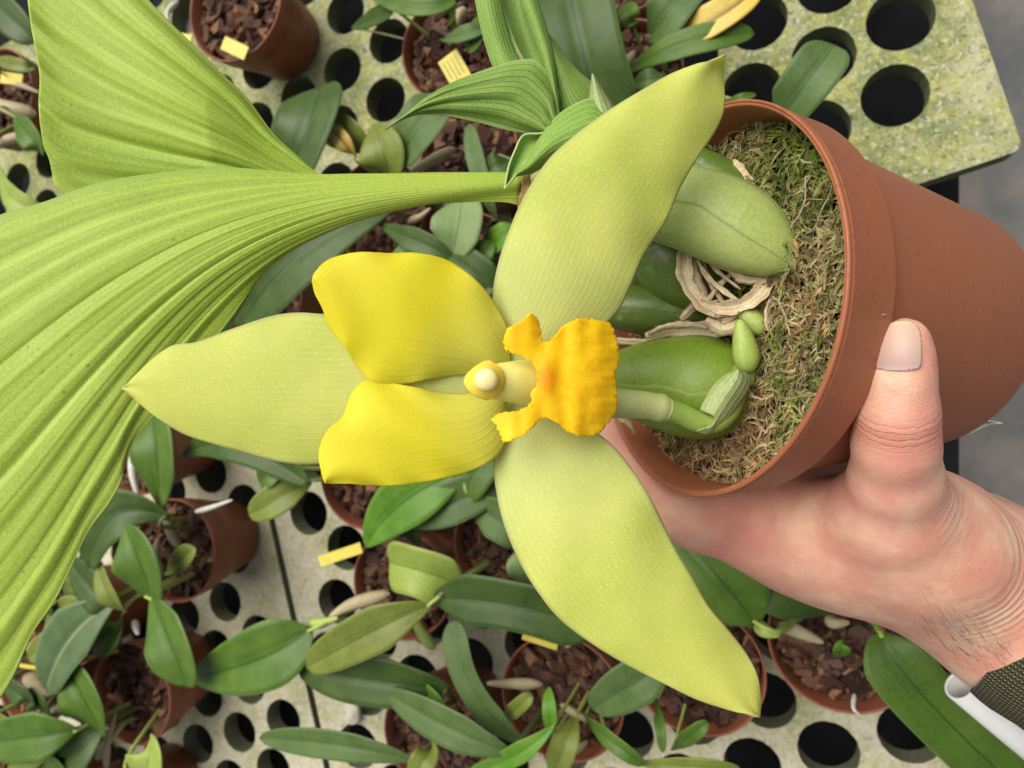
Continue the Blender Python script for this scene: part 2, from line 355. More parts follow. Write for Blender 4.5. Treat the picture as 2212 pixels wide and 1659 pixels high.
# ------------------------------------------------------------ the setting
me_v = [(-4, -4, -.34), (4, -4, -.34), (4, 4, -.34), (-4, 4, -.34)]
tag(mk('floor', me_v, [(0, 1, 2, 3)], M['floor'], smooth=False), kind='structure')
tag(mk('added_dark_sheet', [(-1.6, -.9, -.11), (.155, -.9, -.11), (.155, .9, -.11), (-1.6, .9, -.11)], [(0, 1, 2, 3)], simple('added dark sheet', (.004, .0045, .005), (.01, .011, .012), 30, .7, spec=.08), smooth=False), kind='structure')  # near-black sheet added below the panels to stand for the shade in the holes
EX = np.array([math.cos(math.radians(15.5)), math.sin(math.radians(15.5))]); EY = np.array([-EX[1], EX[0]])
CORN = np.array([.1665, .158])
def bench(p0, p1, q0, q1, o, a, b, rad, mat, label, corner=.007, keep=None):
    """perforated panel, CDT face with round holes, extruded down"""
    o, a, b = map(np.array, (o, a, b)); T = .019
    def loc(w): r = w-CORN; return np.array([r@EX, r@EY])
    def wor(l): return CORN+l[..., 0:1]*EX+l[..., 1:2]*EY
    rect = []
    for (cx, cy, a0) in ((p1-corner, q1-corner, 0), (p0+corner, q1-corner, 90), (p0+corner, q0+corner, 180), (p1-corner, q0+corner, 270)):
        for k in range(7):
            an = math.radians(a0+15*k); rect.append((cx+corner*math.cos(an), cy+corner*math.sin(an)))
    loops = [np.array(rect)]
    cs = []
    for i in range(-40, 41):
        for j in range(-40, 41):
            c = loc(o+i*a+j*b)
            if p0+rad*1.12 < c[0] < p1-rad*1.12 and q0+rad*1.12 < c[1] < q1-rad*1.12: cs.append(c)
    an = np.linspace(0, 2*np.pi, 40, endpoint=False)
    for c in cs: loops.append(c+rad*np.stack([np.cos(an), np.sin(an)], 1))
    pts = np.vstack(loops); E = []; k = 0
    for l in loops:
        n = len(l); E += [(k+i, k+(i+1) % n) for i in range(n)]; k += n
    r = delaunay_2d_cdt([Vector(p) for p in pts], E, [], 0, 1e-6)
    vs = np.array([tuple(v) for v in r[0]]); fs = [f for f in r[2]]
    cs = np.array(cs); good = []
    for f in fs:
        m = vs[list(f)].mean(0)
        if np.hypot(*(cs-m).T).min() < rad*.985: continue
        good.append(f)
    # bevel: top ring sits slightly lower at the lips
    n = len(vs); w = wor(vs)
    V = np.vstack([np.c_[w, np.zeros(n)], np.c_[w, np.full(n, -T)]])
    Fs = [tuple(f) for f in good]+[tuple(i+n for i in f[::-1]) for f in good]
    cnt = {}
    for f in good:
        for i in range(3):
            e = (f[i], f[(i+1) % 3]); cnt[e] = 1
    for (x, y) in list(cnt):
        if (y, x) not in cnt: Fs.append((y, x, x+n, y+n))
    c0 = wor(np.array([(p0+p1)/2, (q0+q1)/2]))
    root = mk('perforated_bench', V, Fs, mat, None, smooth=False)
    md = root.modifiers.new('Bevel', 'BEVEL'); md.width = .0012; md.segments = 3; md.limit_method = 'ANGLE'
    return tag(root, label, 'bench', 'perforated bench tops')
LA, LB = (.0464, -.035), (-.0034, -.0535)
RO = (-.0029, .2754)
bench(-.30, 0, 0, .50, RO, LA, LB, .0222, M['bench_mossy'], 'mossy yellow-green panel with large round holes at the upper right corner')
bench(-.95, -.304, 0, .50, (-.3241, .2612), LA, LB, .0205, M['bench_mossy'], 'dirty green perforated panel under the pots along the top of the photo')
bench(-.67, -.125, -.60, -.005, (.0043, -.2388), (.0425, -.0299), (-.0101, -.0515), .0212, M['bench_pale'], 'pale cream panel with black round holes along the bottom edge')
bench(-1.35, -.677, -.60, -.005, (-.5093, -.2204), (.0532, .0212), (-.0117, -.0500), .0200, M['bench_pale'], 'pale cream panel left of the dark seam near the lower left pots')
for (q, lab) in ((.42, 'bench rail under the upper panels'), (-.004, 'bench rail under the joint between upper and lower panels'), (-.45, 'bench rail under the lower panels')):
    a = CORN+EX*(-1.4)+EY*q; b = CORN+EX*(-.14 if q < 0.1 else -.02)+EY*q
    d = EY*.015
    V = []
    for p in (a, b):
        for z in (-.0195, -.05):
            V += [(*(p-d), z), (*(p+d), z)]
    rl = mk('bench_rail', V, [(0, 1, 3, 2), (4, 6, 7, 5), (0, 4, 5, 1), (2, 3, 7, 6), (0, 2, 6, 4), (1, 5, 7, 3)], M['metal'], smooth=False)
    tag(rl, 'grey metal '+lab, 'rail', None)
    for k in (0, 1):
        p = (a, b)[k]+EX*(.05 if k == 0 else -.05)
        V, Fs, uv = tube([(*p, -.34), (*p, -.0505)], [.012, .012], 12); mk('leg', V, Fs, M['metal'], rl)

# ------------------------------------------------------------ pots of the bench
def lathe(prof, n=72):
    prof = np.array(prof); a = np.linspace(0, 2*np.pi, n, endpoint=False)
    V = np.stack([prof[:, 0][:, None]*np.cos(a), prof[:, 0][:, None]*np.sin(a), prof[:, 1][:, None]*np.ones(n)], -1).reshape(-1, 3)
    return V, gridfaces(len(prof), n, True).tolist()
BARK = [(.085, .034, .020), (.055, .023, .015), (.115, .052, .030), (.035, .015, .010), (.15, .075, .045), (.065, .034, .024), (.22, .115, .06), (.10, .06, .045)]
def bark_fill(cx, cy, r, z, n, parent):
    so_ = Soup()
    a = np.linspace(0, 2*np.pi, 24, endpoint=False)
    so_.add(np.c_[cx+r*np.cos(a), cy+r*np.sin(a), np.full(24, z-.004)], [tuple(range(24))], (.02, .011, .007))
    for i in range(n):
        rr = r*.97*math.sqrt(random.random()); an = random.random()*PI2
        L = random.uniform(.0025, .0075); Wd = L*random.uniform(.4, .8); Tk = random.uniform(.001, .0025)
        v = np.array([(x, y, q) for x in (-1, 1) for y in (-1, 1) for q in (-1, 1)], float)*(L, Wd, Tk)
        v *= rng.uniform(.55, 1.15, v.shape)
        R = np.array(Matrix.Rotation(random.random()*PI2, 3, 'Z') @ Matrix.Rotation(random.gauss(0, .5), 3, 'X') @ Matrix.Rotation(random.gauss(0, .5), 3, 'Y'))
        lim = max(0, r-L*.9); rr = min(rr, lim)
        v = v@R.T+(cx+rr*math.cos(an), cy+rr*math.sin(an), z+random.uniform(-.004, .003))
        c = np.array(random.choice(BARK))*random.uniform(.7, 1.25)
        so_.add(v, [(0, 1, 3, 2), (4, 6, 7, 5), (0, 4, 5, 1), (2, 3, 7, 6), (0, 2, 6, 4), (1, 5, 7, 3)], c)
    return so_.mk('bark_mix', M['bark'], parent)
POTH = .075
PR = dict(A=(505, 8, .050), B=(975, 95, .0432), C=(1010, 330, .0404), D=(815, 455, .0425), E=(1350, 165, .0404), E2=(1345, -90, .0395), F=(-5, 210, .0500),
          G=(375, 1190, .047), H=(283, 1500, .0475), H2=(60, 1475, .046), J=(290, 965, .046), K=(790, 1030, .0435), L=(865, 1265, .0435), M=(1090, 1180, .042),
          N=(1212, 1510, .0460), O=(935, 1590, .0435), P=(1505, 1450, .0445), Q=(1825, 1385, .0460), I=(245, 1760, .044), R=(560, 640, .044), S=(140, 1335, .049), T=(60, 1700, .040), U=(1012, 565, .038))
PLAB = dict(A='potted orchid at the top left beside the tall pleated leaf',
            B='potted orchid at the top holding a printed yellow label, right of the perforated gap',
            C='potted orchid half hidden under the pointed light green leaf',
            D='potted orchid with dark broad leaves under the big petiole',
            E='potted orchid with large dark strap leaf at the top centre',
            E2='potted orchid cut by the top edge with a yellowing striped leaf',
            F='potted orchid at the left edge with woody tan stems',
            G='potted orchid at the lower left with four glossy leaves and a brown pot side',
            H='potted orchid near the lower left corner with bark and a grey midribbed leaf',
            H2='potted orchid at the far left bottom mostly hidden by dark leaves',
            J='potted orchid below the tip of the left sepal showing brown pot wall',
            K='potted orchid below the lower yellow petal with bright green leaf',
            L='potted orchid with a folded lime leaf and long dark leaves under the flower',
            M='potted orchid with dark bark left of the lower sepal',
            N='potted orchid with narrow grey strap leaves at the bottom centre',
            O='potted orchid at the bottom edge left of centre with grey pointed leaf',
            P='potted orchid behind the tip of the lower sepal with broad leaf',
            Q='potted orchid below the wrist with one long arching leaf',
            I='potted orchid cut by the bottom edge with a yellow-green pointed leaf',
            R='potted orchid hidden behind the big pleated leaf',
            S='potted orchid with debris and thin stems between the two lower left pots', T='potted orchid in the very bottom left corner of the photo', U='potted orchid in the shade right beside the upper yellow petal')
POT = {}
for k, (u, v, r) in PR.items():
    w = Bz(u, v, POTH); root = empty('potted_orchid', (w[0], w[1], 0), PLAB[k], 'potted orchid', 'small potted orchids on the bench')
    POT[k] = (root, w)
    rb = r*.72
    prof = [(0, .001), (rb-.003, .001), (rb, .004), (r*.93-.001, POTH-.020), (r*.955, POTH-.019), (r*.99, POTH-.003), (r*.995, POTH-.0006), (r*.985, POTH), (r*.965, POTH-.0004), (r*.955, POTH-.002), (r*.90, POTH-.03), (rb*.95, .006), (0, .005)]
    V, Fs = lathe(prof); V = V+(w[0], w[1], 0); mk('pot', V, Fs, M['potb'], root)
    ph = random.uniform(.009, .014)
    bark_fill(w[0], w[1], r*.935, POTH-ph, 330, root)
def nearest(p):
    return min(POT.values(), key=lambda q: (q[1][0]-p[0])**2+(q[1][1]-p[1])**2)[0]
def bleaf(base, tip, w, mat, mid=None, zb=.105, zt=.112, arch=.012, shape='ob', fold=.16, pot=None, roll=0, name='leaf'):
    ns, nt = 30, 11
    b = Bz(*base, zb); t = Bz(*tip, zt)
    mm = Bz(*(mid or ((base[0]+tip[0])/2, (base[1]+tip[1])/2)), (zb+zt)/2+arch)
    s = np.linspace(0, 1, ns)
    q = 2*mm-.5*b-.5*t
    sp = ((1-s)**2)[:, None]*b+(2*s*(1-s))[:, None]*q+(s**2)[:, None]*t
    T = np.gradient(sp, axis=0); T /= np.linalg.norm(T, axis=1)[:, None]
    X = np.cross(T, [0, 0, 1.]); X /= np.linalg.norm(X, axis=1)[:, None]; N = np.cross(X, T)
    if roll:
        c_, s_ = math.cos(roll), math.sin(roll); X, N = X*c_+N*s_, N*c_-X*s_
    wm = w*1.16*depth_of(mm)/F*.5
    if shape == 'ob': pr = np.minimum(1, (s/.42)**.7)*np.sqrt(np.clip(1-(np.clip(s-.55, 0, 1)/.45)**2.4, 0, 1))
    elif shape == 'lance': pr = np.sin(np.pi*np.clip(s, .0, 1)**.85)**.75
    else: pr = np.minimum(1, (s/.25)**.6)*np.sqrt(np.clip(1-(np.clip(s-.8, 0, 1)/.2)**2, 0, 1))
    pr = np.clip(pr, .10*(1-s), 1); pr[-1] = max(pr[-1], .015)
    y = np.linspace(-1, 1, nt)
    wob = 1+.03*np.sin(s*9+base[0])
    V = sp[:, None]+X[:, None]*(y[None, :, None]*(pr*wob*wm)[:, None, None])+N[:, None]*((np.abs(y)**1.3*fold-(.10*np.exp(-(y/.12)**2)))[None, :, None]*(pr*wm)[:, None, None])
    uv = np.stack([np.repeat(s, nt), np.tile((y+1)/2, ns)], 1)
    root = POT[pot][0] if pot else nearest(b)
    pw = np.array(root.location); dv = np.array([b[0]-pw[0], b[1]-pw[1]]); dl = np.hypot(*dv)+1e-9; q_ = dv/dl*min(dl, .026)
    g_ = np.array([pw[0]+q_[0], pw[1]+q_[1], POTH-.014]); e_ = sp[1]
    mid_ = np.array([(g_[0]*.45+e_[0]*.55), (g_[1]*.45+e_[1]*.55), max(g_[2], e_[2]-.003)*.6+e_[2]*.4+.001])
    sr = np.clip(wm*.16, .0009, .0022)*np.array([1.1]*7+[.95, .85, .7, .6, .55])
    Vs, Fs2, us = tube(cr([g_, mid_, e_], 12), sr*(1 if dl < .075 else .7), 8); mk('stem', Vs, Fs2, M['b_small'] if mat not in ('dark', 'grey') else M['stemd'], root, uv=us)
    return mk(name, V.reshape(-1, 3), gridfaces(ns, nt), M[mat], root, uv=uv, thick=.0009)
LV = [
 # base, tip, width px, material, options
 ((-60, -40), (78, 92), 62, 'dark', {}),
 ((-20, 128), (75, 148), 26, 'olive', {}),
 ((2, 365), (95, 452), 44, 'lime', dict(mid=(30, 430))),
 ((610, 405), (692, 188), 132, 'dark', dict(arch=.02, shape='strap')),
 ((850, 448), (515, 715), 140, 'dark', dict(mid=(640, 550), arch=.02)),
 ((795, 345), (722, 240), 52, 'olive', dict(shape='lance', zb=.09)),
 ((845, 385), (806, 268), 92, 'olive', dict(shape='lance')),
 ((850, 350), (955, 205), 92, 'grey', dict(shape='strap')),
 ((770, 340), (708, 268), 34, 'yellow', {}),
 ((1075, 480), (1014, 268), 36, 'grey', dict(mid=(1035, 370))),
 ((1110, 345), (1040, 372), 50, 'dark', {}),
 ((975, 562), (998, 432), 104, 'pale', dict(zb=.11)),
 ((1030, 545), (1115, 492), 50, 'bright', dict(zb=.09)),
 ((820, 485), (985, 560), 46, 'dark', {}),
 ((785, -20), (985, 0), 40, 'mid', dict(mid=(890, 12))),
 ((985, 60), (955, 0), 34, 'lime', dict(zb=.08)),
 ((955, 88), (1052, 58), 32, 'grey', {}),
 ((1320, 330), (1222, -60), 156, 'dark', dict(mid=(1258, 110), shape='strap', arch=.022, zt=.13)),
 ((1400, 82), (1495, -40), 88, 'grey', dict(shape='strap')),
 ((1438, 92), (1640, -30), 66, 'yellow', dict(mid=(1545, 40))),
 ((1352, 158), (1630, 72), 54, 'mid', dict(mid=(1480, 95))),
 ((1445, 165), (1368, 178), 40, 'grey', {}),
 ((1680, 262), (1802, 98), 92, 'grey', dict(shape='strap', zt=.12)),
 ((1560, 222), (1632, 204), 16, 'mid', {}),
 ((1290, 300), (1345, 260), 30, 'dark', {}),
 ((328, 1300), (270, 1136), 118, 'mid', dict(shape='lance', zb=.118, zt=.13)),
 ((325, 1288), (402, 1484), 112, 'mid', dict(zb=.118, zt=.13, shape='ob')),
 ((368, 1118), (192, 1226), 92, 'dark', dict(mid=(245, 1115), zb=.11, zt=.125)),
 ((262, 1312), (150, 1212), 78, 'dark', dict(mid=(215, 1285))),
 ((275, 1322), (215, 1215), 46, 'olive', dict(mid=(232, 1282), zb=.115, zt=.12)),
 ((192, 1275), (136, 1262), 50, 'lime', dict(zb=.08, zt=.09)),
 ((250, 1300), (100, 1490), 104, 'greyrib', dict(mid=(150, 1380), zb=.113)),
 ((262, 1335), (200, 1405), 64, 'mid', dict(zb=.09, zt=.09)),
 ((222, 1595), (140, 1440), 108, 'mid', dict(zb=.1)),
 ((168, 1578), (-30, 1605), 92, 'mid', dict(zb=.12, zt=.13)),
 ((225, 1565), (80, 1690), 84, 'dark', dict(zb=.1)),
 ((308, 1700), (326, 1592), 92, 'lime', dict(shape='lance', zb=.12, zt=.12)),
 ((0, 1470), (72, 1520), 46, 'dark', {}),
 ((346, 1100), (325, 880), 110, 'mid', dict(zb=.1, arch=.02)),
 ((392, 992), (672, 1048), 62, 'dark', dict(mid=(500, 960))),
 ((675, 1035), (538, 1112), 60, 'olive', dict(zb=.09)),
 ((672, 1358), (408, 1464), 124, 'mid', dict(mid=(555, 1425), shape='lance', zb=.11)),
 ((934, 1305), (662, 1442), 84, 'olive', dict(mid=(800, 1365), zb=.12, zt=.125)),
 ((975, 1488), (640, 1440), 96, 'dark', dict(mid=(815, 1470), shape='ob')),
 ((1108, 1628), (836, 1496), 74, 'grey', dict(mid=(980, 1575), zb=.125, zt=.12)),
 ((1125, 1605), (984, 1338), 54, 'grey', dict(mid=(1015, 1480), shape='strap')),
 ((936, 1292), (1290, 1360), 96, 'dark', dict(mid=(1100, 1305), shape='strap', zb=.118)),
 ((992, 1262), (842, 1215), 96, 'lime', dict(shape='strap', zb=.105, mid=(915, 1235), fold=.3)),
 ((1010, 1015), (790, 1182), 104, 'bright', dict(mid=(870, 1085), zb=.115, shape='lance')),
 ((1095, 1035), (860, 1135), 84, 'grey', dict(shape='lance')),
 ((1010, 1080), (1150, 1170), 78, 'grey', {}),
 ((1155, 1282), (1122, 1185), 74, 'pale', dict(zb=.09)),
 ((1455, 1430), (1280, 1532), 84, 'grey', dict(mid=(1370, 1475), zb=.115)),
 ((1198, 1565), (1015, 1668), 38, 'bright', dict(mid=(1115, 1630), zb=.125)),
 ((1192, 1600), (1184, 1485), 28, 'bright', dict(zb=.11)),
 ((1245, 1545), (1195, 1672), 52, 'olive', dict(zb=.1)),
 ((1262, 1545), (1392, 1652), 34, 'mid', dict(mid=(1320, 1600), zb=.09)),
 ((1372, 1648), (1600, 1662), 34, 'olive', dict(zb=.1)),
 ((900, 1645), (560, 1594), 56, 'grey', dict(mid=(740, 1610))),
 ((945, 1600), (890, 1680), 48, 'olive', dict(zb=.09)),
 ((1632, 1348), (1415, 1105), 132, 'mid', dict(mid=(1540, 1235), zb=.115, shape='strap')),
 ((1806, 1318), (1590, 1235), 100, 'dark', dict(zb=.1)),
 ((1842, 1322), (1915, 1338), 32, 'bright', dict(zb=.09)),
 ((1902, 1368), (2260, 1760), 118, 'mid', dict(mid=(2000, 1510), zb=.12, zt=.11, shape='strap', pot='Q')),
 ((1815, 1418), (1822, 1385), 30, 'bright', dict(zb=.07, zt=.085, shape='lance')),
 ((1418, 1505), (1432, 1625), 20, 'mid', dict(zb=.085)),
 ((1085, 650), (965, 545), 84, 'dark', {}),
 ((1105, 560), (1000, 640), 70, 'dark', dict(zb=.09)),
 ((2040, 1075), (2052, 1018), 34, 'mid', dict(pot='Q', zb=-.05, zt=.02)) if False else ((1500, 1290), (1400, 1180), 60, 'dark', {}),
 ((690, 1300), (640, 1255), 20, 'olive', {}) if False else ((900, 1180), (860, 1100), 60, 'dark', dict(zb=.085)),
 ((-10, 1540), (60, 1640), 60, 'olive', {}),
 ((60, 1240), (110, 1330), 50, 'dark', {}),
 ((30, 250), (90, 330), 50, 'mid', {}), ((90, 1400), (170, 1290), 60, 'olive', dict(zb=.085)), ((1000, 600), (1060, 520), 50, 'mid', dict(zb=.09)), ((60, 1190), (130, 1130), 60, 'dark', {}),
 ((20, 1660), (110, 1590), 64, 'olive', {}), ((1075, 955), (985, 1075), 80, 'mid', dict(zb=.1)), ((180, 1345), (60, 1420), 52, 'olive', dict(zb=.085)), ((120, 1560), (60, 1500), 60, 'dark', dict(zb=.085)),
 ((40, 1620), (150, 1700), 80, 'mid', {}), ((610, 1000), (560, 1040), 50, 'mid', dict(zb=.09)), ((730, 1370), (800, 1430), 40, 'dark', dict(zb=.085)),
 ((700, 430), (560, 470), 70, 'dark', dict(zb=.085)), ((930, 620), (860, 530), 70, 'mid', dict(zb=.085)), ((1250, 260), (1190, 330), 60, 'dark', dict(zb=.085)),
 ((900, 1470), (960, 1545), 40, 'bright', dict(zb=.095)), ((1060, 1260), (1010, 1340), 54, 'dark', dict(zb=.08)), ((1560, 1330), (1500, 1420), 60, 'dark', dict(zb=.085)),
 ((360, 1240), (420, 1180), 40, 'olive', dict(zb=.085)), ((1050, 20), (1010, 110), 44, 'mid', dict(zb=.09)), ((1370, 60), (1350, 10), 40, 'mid', {}),
 ((1080, 1560), (1150, 1500), 30, 'olive', dict(zb=.085)), ((760, 60), (850, 20), 40, 'dark', dict(zb=.06)), ((1450, 1620), (1530, 1560), 30, 'mid', dict(zb=.085)), ((640, 440), (560, 560), 60, 'dark', {}),
]
for b_, t_, w_, m_, kw in LV: bleaf(b_, t_, w_, m_, **kw)
SB = [  # old stems, roots, dry bulbs: p0, p1, radius px, material, height, name
 ((1682, 1350), (1778, 1388), 15, 'b_tan', .085, 'pseudobulb'), ((842, 1282), (712, 1333), 15, 'b_tan', .1, 'pseudobulb'),
 ((1172, 1478), (1052, 1476), 12, 'b_tan', .085, 'pseudobulb'), ((940, 1402), (885, 1320), 13, 'b_small', .09, 'pseudobulb'),
 ((388, 1182), (352, 1108), 12, 'b_tan', .08, 'pseudobulb'), ((350, 1242), (343, 1160), 11, 'b_tan', .08, 'pseudobulb'),
 ((78, 245), (-20, 215), 16, 'b_tan', .085, 'pseudobulb'), ((75, 290), (-20, 322), 11, 'b_tan', .085, 'pseudobulb'),
 ((985, 320), (885, 372), 13, 'b_tan', .085, 'pseudobulb'), ((60, 1405), (160, 1325), 14, 'b_tan', .085, 'pseudobulb'),
 ((420, 1106), (502, 1080), 6, 'root', .1, 'root'), ((1846, 1498), (1858, 1545), 5, 'root', .082, 'root'),
 ((385, 2), (364, 50), 6, 'root', .09, 'root'), ((1222, 1398), (1240, 1366), 5, 'root', .08, 'root'),
 ((60, 1460), (110, 1500), 17, 'b_tan', .08, 'pseudobulb'), ((290, 1340), (300, 1370), 8, 'root', .09, 'root'),
 ((670, 1345), (730, 1335), 12, 'b_small', .105, 'pseudobulb'), ((1635, 1350), (1685, 1372), 16, 'b_small', .1, 'pseudobulb'),
 ((1790, 1335), (1835, 1345), 13, 'b_tan', .09, 'pseudobulb'), ((210, 1640), (270, 1560), 10, 'b_tan', .085, 'pseudobulb'),
 ((1005, 20), (985, 65), 12, 'b_tan', .08, 'pseudobulb'), ((1370, 110), (1350, 185), 10, 'b_tan', .08, 'pseudobulb'),
 ((1210, 1520), (1290, 1560), 9, 'b_tan', .075, 'root'), ((950, 1480), (900, 1560), 9, 'b_small', .08, 'pseudobulb'),
 ((20, 1300), (130, 1260), 10, 'b_tan', .09, 'root'), ((30, 1345), (150, 1290), 7, 'b_tan', .09, 'root'), ((230, 1660), (250, 1540), 8, 'b_tan', .09, 'root'),
 ((560, 700), (620, 640), 9, 'b_tan', .085, 'root'), ((880, 480), (930, 450), 8, 'b_tan', .08, 'root'), ((1270, 1600), (1215, 1640), 7, 'b_tan', .08, 'root'),
 ((840, 1120), (900, 1100), 8, 'b_tan', .08, 'root'), ((20, 180), (85, 200), 7, 'b_tan', .08, 'root'), ((150, 1520), (90, 1560), 12, 'b_tan', .085, 'pseudobulb'),
 ((290, 960), (300, 1080), 9, 'root', .08, 'root'), ((860, 1200), (850, 1160), 14, 'b_small', .1, 'pseudobulb')]
for p0, p1, rp, m_, z, nm in SB:
    a, b = Bz(*p0, z-.006), Bz(*p1, z+.004); mid_ = (a+b)/2+np.array([random.gauss(0, .002), random.gauss(0, .002), .004])
    bulb(nm, nearest(a), a, b, rp*depth_of(a)/F, M[m_], tip=.35, n=12, bend=mid_)

def plant_label(c, ang, L, Wd, z, tilt, label, text=False):
    """small yellow label standing in the bark"""
    p = Bz(*c, z)
    R = Matrix.Rotation(ang, 3, 'Z') @ Matrix.Rotation(tilt, 3, 'Y')
    def plate(l0, l1, w, t, dz=0):
        v = np.array([(x, y, q+dz) for x in (l0, l1) for y in (-w, w) for q in (-t, t)])
        return v@np.array(R).T+p
    fq = [(0, 1, 3, 2), (4, 6, 7, 5), (0, 4, 5, 1), (2, 3, 7, 6), (0, 2, 6, 4), (1, 5, 7, 3)]
    o = mk('plant_label', plate(-L, L, Wd, .0004), fq, M['label'], None, smooth=False)
    o.name = 'plant_label'; tag(o, label, 'plant label', 'yellow plant labels')
    if text:
        sp = Soup()
        for r_ in range(4):
            x = -L*.72
            while x < L*.35:
                l = random.uniform(.0006, .002); yy = Wd*(-.62+.4*r_)
                v = np.array([(x, yy-.00045, .00052), (x+l, yy-.00045, .00052), (x+l, yy+.00045, .00052), (x, yy+.00045, .00052)])@np.array(R).T+p
                sp.add(v, [(0, 1, 2, 3)], (.1, .08, .03)); x += l+random.uniform(.0004, .0009)
        t = sp.mk('printed_text', M['ink'], o)
    return o
plant_label((507, 104), math.radians(-28), .0125, .0058, .082, math.radians(8), 'yellow label lying on the bark of the top left pot')
plant_label((984, 152), math.radians(-62), .012, .0082, .105, math.radians(10), 'yellow label with small dark print above the pointed leaf', True)
plant_label((25, 170), math.radians(-12), .014, .0055, .085, math.radians(5), 'yellow label in bark at the left edge')
plant_label((735, 1198), math.radians(20), .019, .0042, .098, math.radians(6), 'narrow yellow label left of the folded lime leaf')
plant_label((222, 1414), math.radians(17), .018, .0016, .09, math.radians(4), 'yellow label seen edge-on right of the grey leaf at lower left')
plant_label((62, 1440), math.radians(0), .012, .0018, .088, math.radians(4), 'yellow label seen edge-on beside the lower edge of the pleated leaf')
plant_label((1166, 1386), math.radians(-12), .013, .0022, .088, math.radians(4), 'thin yellow label on the rim of the bottom centre pot')
plant_label((402, 81), math.radians(-15), .006, .003, .088, math.radians(4), 'yellow label tip peeking past the tall pleated leaf edge')
plant_label((1306, 30), math.radians(88), .014, .0022, .10, math.radians(3), 'narrow yellow label beside the large dark strap leaf')
# pebble
bm = bmesh.new(); bmesh.ops.create_icosphere(bm, subdivisions=3, radius=.011)
c = Bz(762, 1540, .006)
for v in bm.verts:
    n = v.co.normalized(); v.co *= 1+.12*math.sin(n.x*3+1)*math.cos(n.y*4)+.06*math.sin(n.z*7); v.co.z *= .6; v.co.x *= .75; v.co += Vector(c)
me = bpy.data.meshes.new('pebble'); bm.to_mesh(me); bm.free(); me.materials.append(M['stone'])
o = bpy.data.objects.new('pebble', me); COL.objects.link(o); [setattr(f, 'use_smooth', True) for f in me.polygons]
tag(o, 'pale cream pebble lying on the bench near the bottom edge', 'pebble')

# ------------------------------------------------------------ the held plant: frame of its pot, in lens space
C0 = np.array([.0609, .0275, -.2315]); AXN = np.array([-.9330, .0525, .3560]); AXN /= np.linalg.norm(AXN)
PE1 = np.array([.356, 0, .93]); PE1 -= AXN*(PE1@AXN); PE1 /= np.linalg.norm(PE1); PE2 = np.cross(AXN, PE1); PE2 = PE2 if PE2[1] > 0 else -PE2
def PF(h, phi, rho):
    """h below the rim plane, phi from the side facing the lens towards image-up (degrees)"""
    h, phi, rho = np.broadcast_arrays(np.asarray(h, float), phi, rho); a = np.radians(phi)
    return C0-h[..., None]*AXN+rho[..., None]*(np.cos(a)[..., None]*PE1+np.sin(a)[..., None]*PE2)
def mossd(u, v, h=.012):
    r = pc(u, v, 1.0); return (C0@AXN-h)/(r@AXN)
hp = empty('flowering_orchid', P(1575, 650, .25), 'large yellow-green orchid with orange lip growing in the hand-held terracotta pot', 'flowering orchid')
# pot
prof = [(.0000, .1100), (.0390, .1100), (.0425, .1092), (.0450, .1070), (.0464, .1035), (.0590, .0215), (.0592, .0205), (.0622, .0198), (.0632, .0185), (.0645, .0035), (.0649, .0024), (.0647, .0016), (.0651, .0010), (.0649, .0002),
        (.0644, .0000), (.0640, .0006), (.0634, .0004), (.0629, .0012), (.0618, .0100), (.0600, .0200), (.0560, .0300), (.0440, .1060), (.0, .1070)]
prof = np.array(prof); nA = 128; an = np.linspace(0, 360, nA, endpoint=False)
V = PF(prof[:, 1][:, None], an[None, :], prof[:, 0][:, None]).reshape(-1, 3)
heldpot = mk('pot', c2w(V), gridfaces(len(prof), nA, True).tolist(), M['pot'], hp)
md = heldpot.modifiers.new('Bevel', 'BEVEL'); md.width = .0004; md.segments = 2; md.limit_method = 'ANGLE'; md.angle_limit = math.radians(25)
# moss
ms = Soup()
nr, na_ = 22, 64; rr = np.linspace(0, .0622, nr)[:, None]; aa = np.linspace(0, 360, na_, endpoint=False)[None]
hh = np.full((nr, na_), .0165)+rng.normal(0, .0006, (nr, na_))
ms.add(c2w(PF(hh, aa, rr*np.ones_like(aa)).reshape(-1, 3)), gridfaces(nr, na_, True).tolist(), (.035, .024, .012))
CL = [(random.uniform(-.055, .055), random.uniform(-.055, .055), random.uniform(.004, .010), random.uniform(.4, 1.0)) for _ in range(44)]
def mossh(x, y):
    b = 0
    for cx, cy, r_, a_ in CL: b = max(b, a_*math.exp(-((x-cx)**2+(y-cy)**2)/(2*r_*r_)))
    return .0150-.0046*b
def moss_col(x, y):
    g = .45+.38*math.sin(x*75+1.2)*math.cos(y*62-.4)+y/.062*.42+x/.062*.18+random.gauss(0, .2)
    if g > .62: c = random.choice([(.13, .17, .025), (.19, .22, .045), (.28, .30, .09), (.08, .10, .02)])
    elif g > .25: c = random.choice([(.31, .27, .11), (.22, .20, .07), (.38, .32, .16), (.16, .12, .05)])
    else: c = random.choice([(.40, .25, .11), (.28, .16, .07), (.50, .34, .18), (.16, .09, .04), (.36, .27, .14)])
    return np.array(c)*random.uniform(.7, 1.25)*(.75+.45*(.0150-mossh(x, y))/.0046 if False else 1)
def disc():
    while True:
        x, y = random.uniform(-1, 1), random.uniform(-1, 1)
        if x*x+y*y < .985: return x*.0612, y*.0612
def mp(x, y, h): return C0-h*AXN+x*PE1+y*PE2
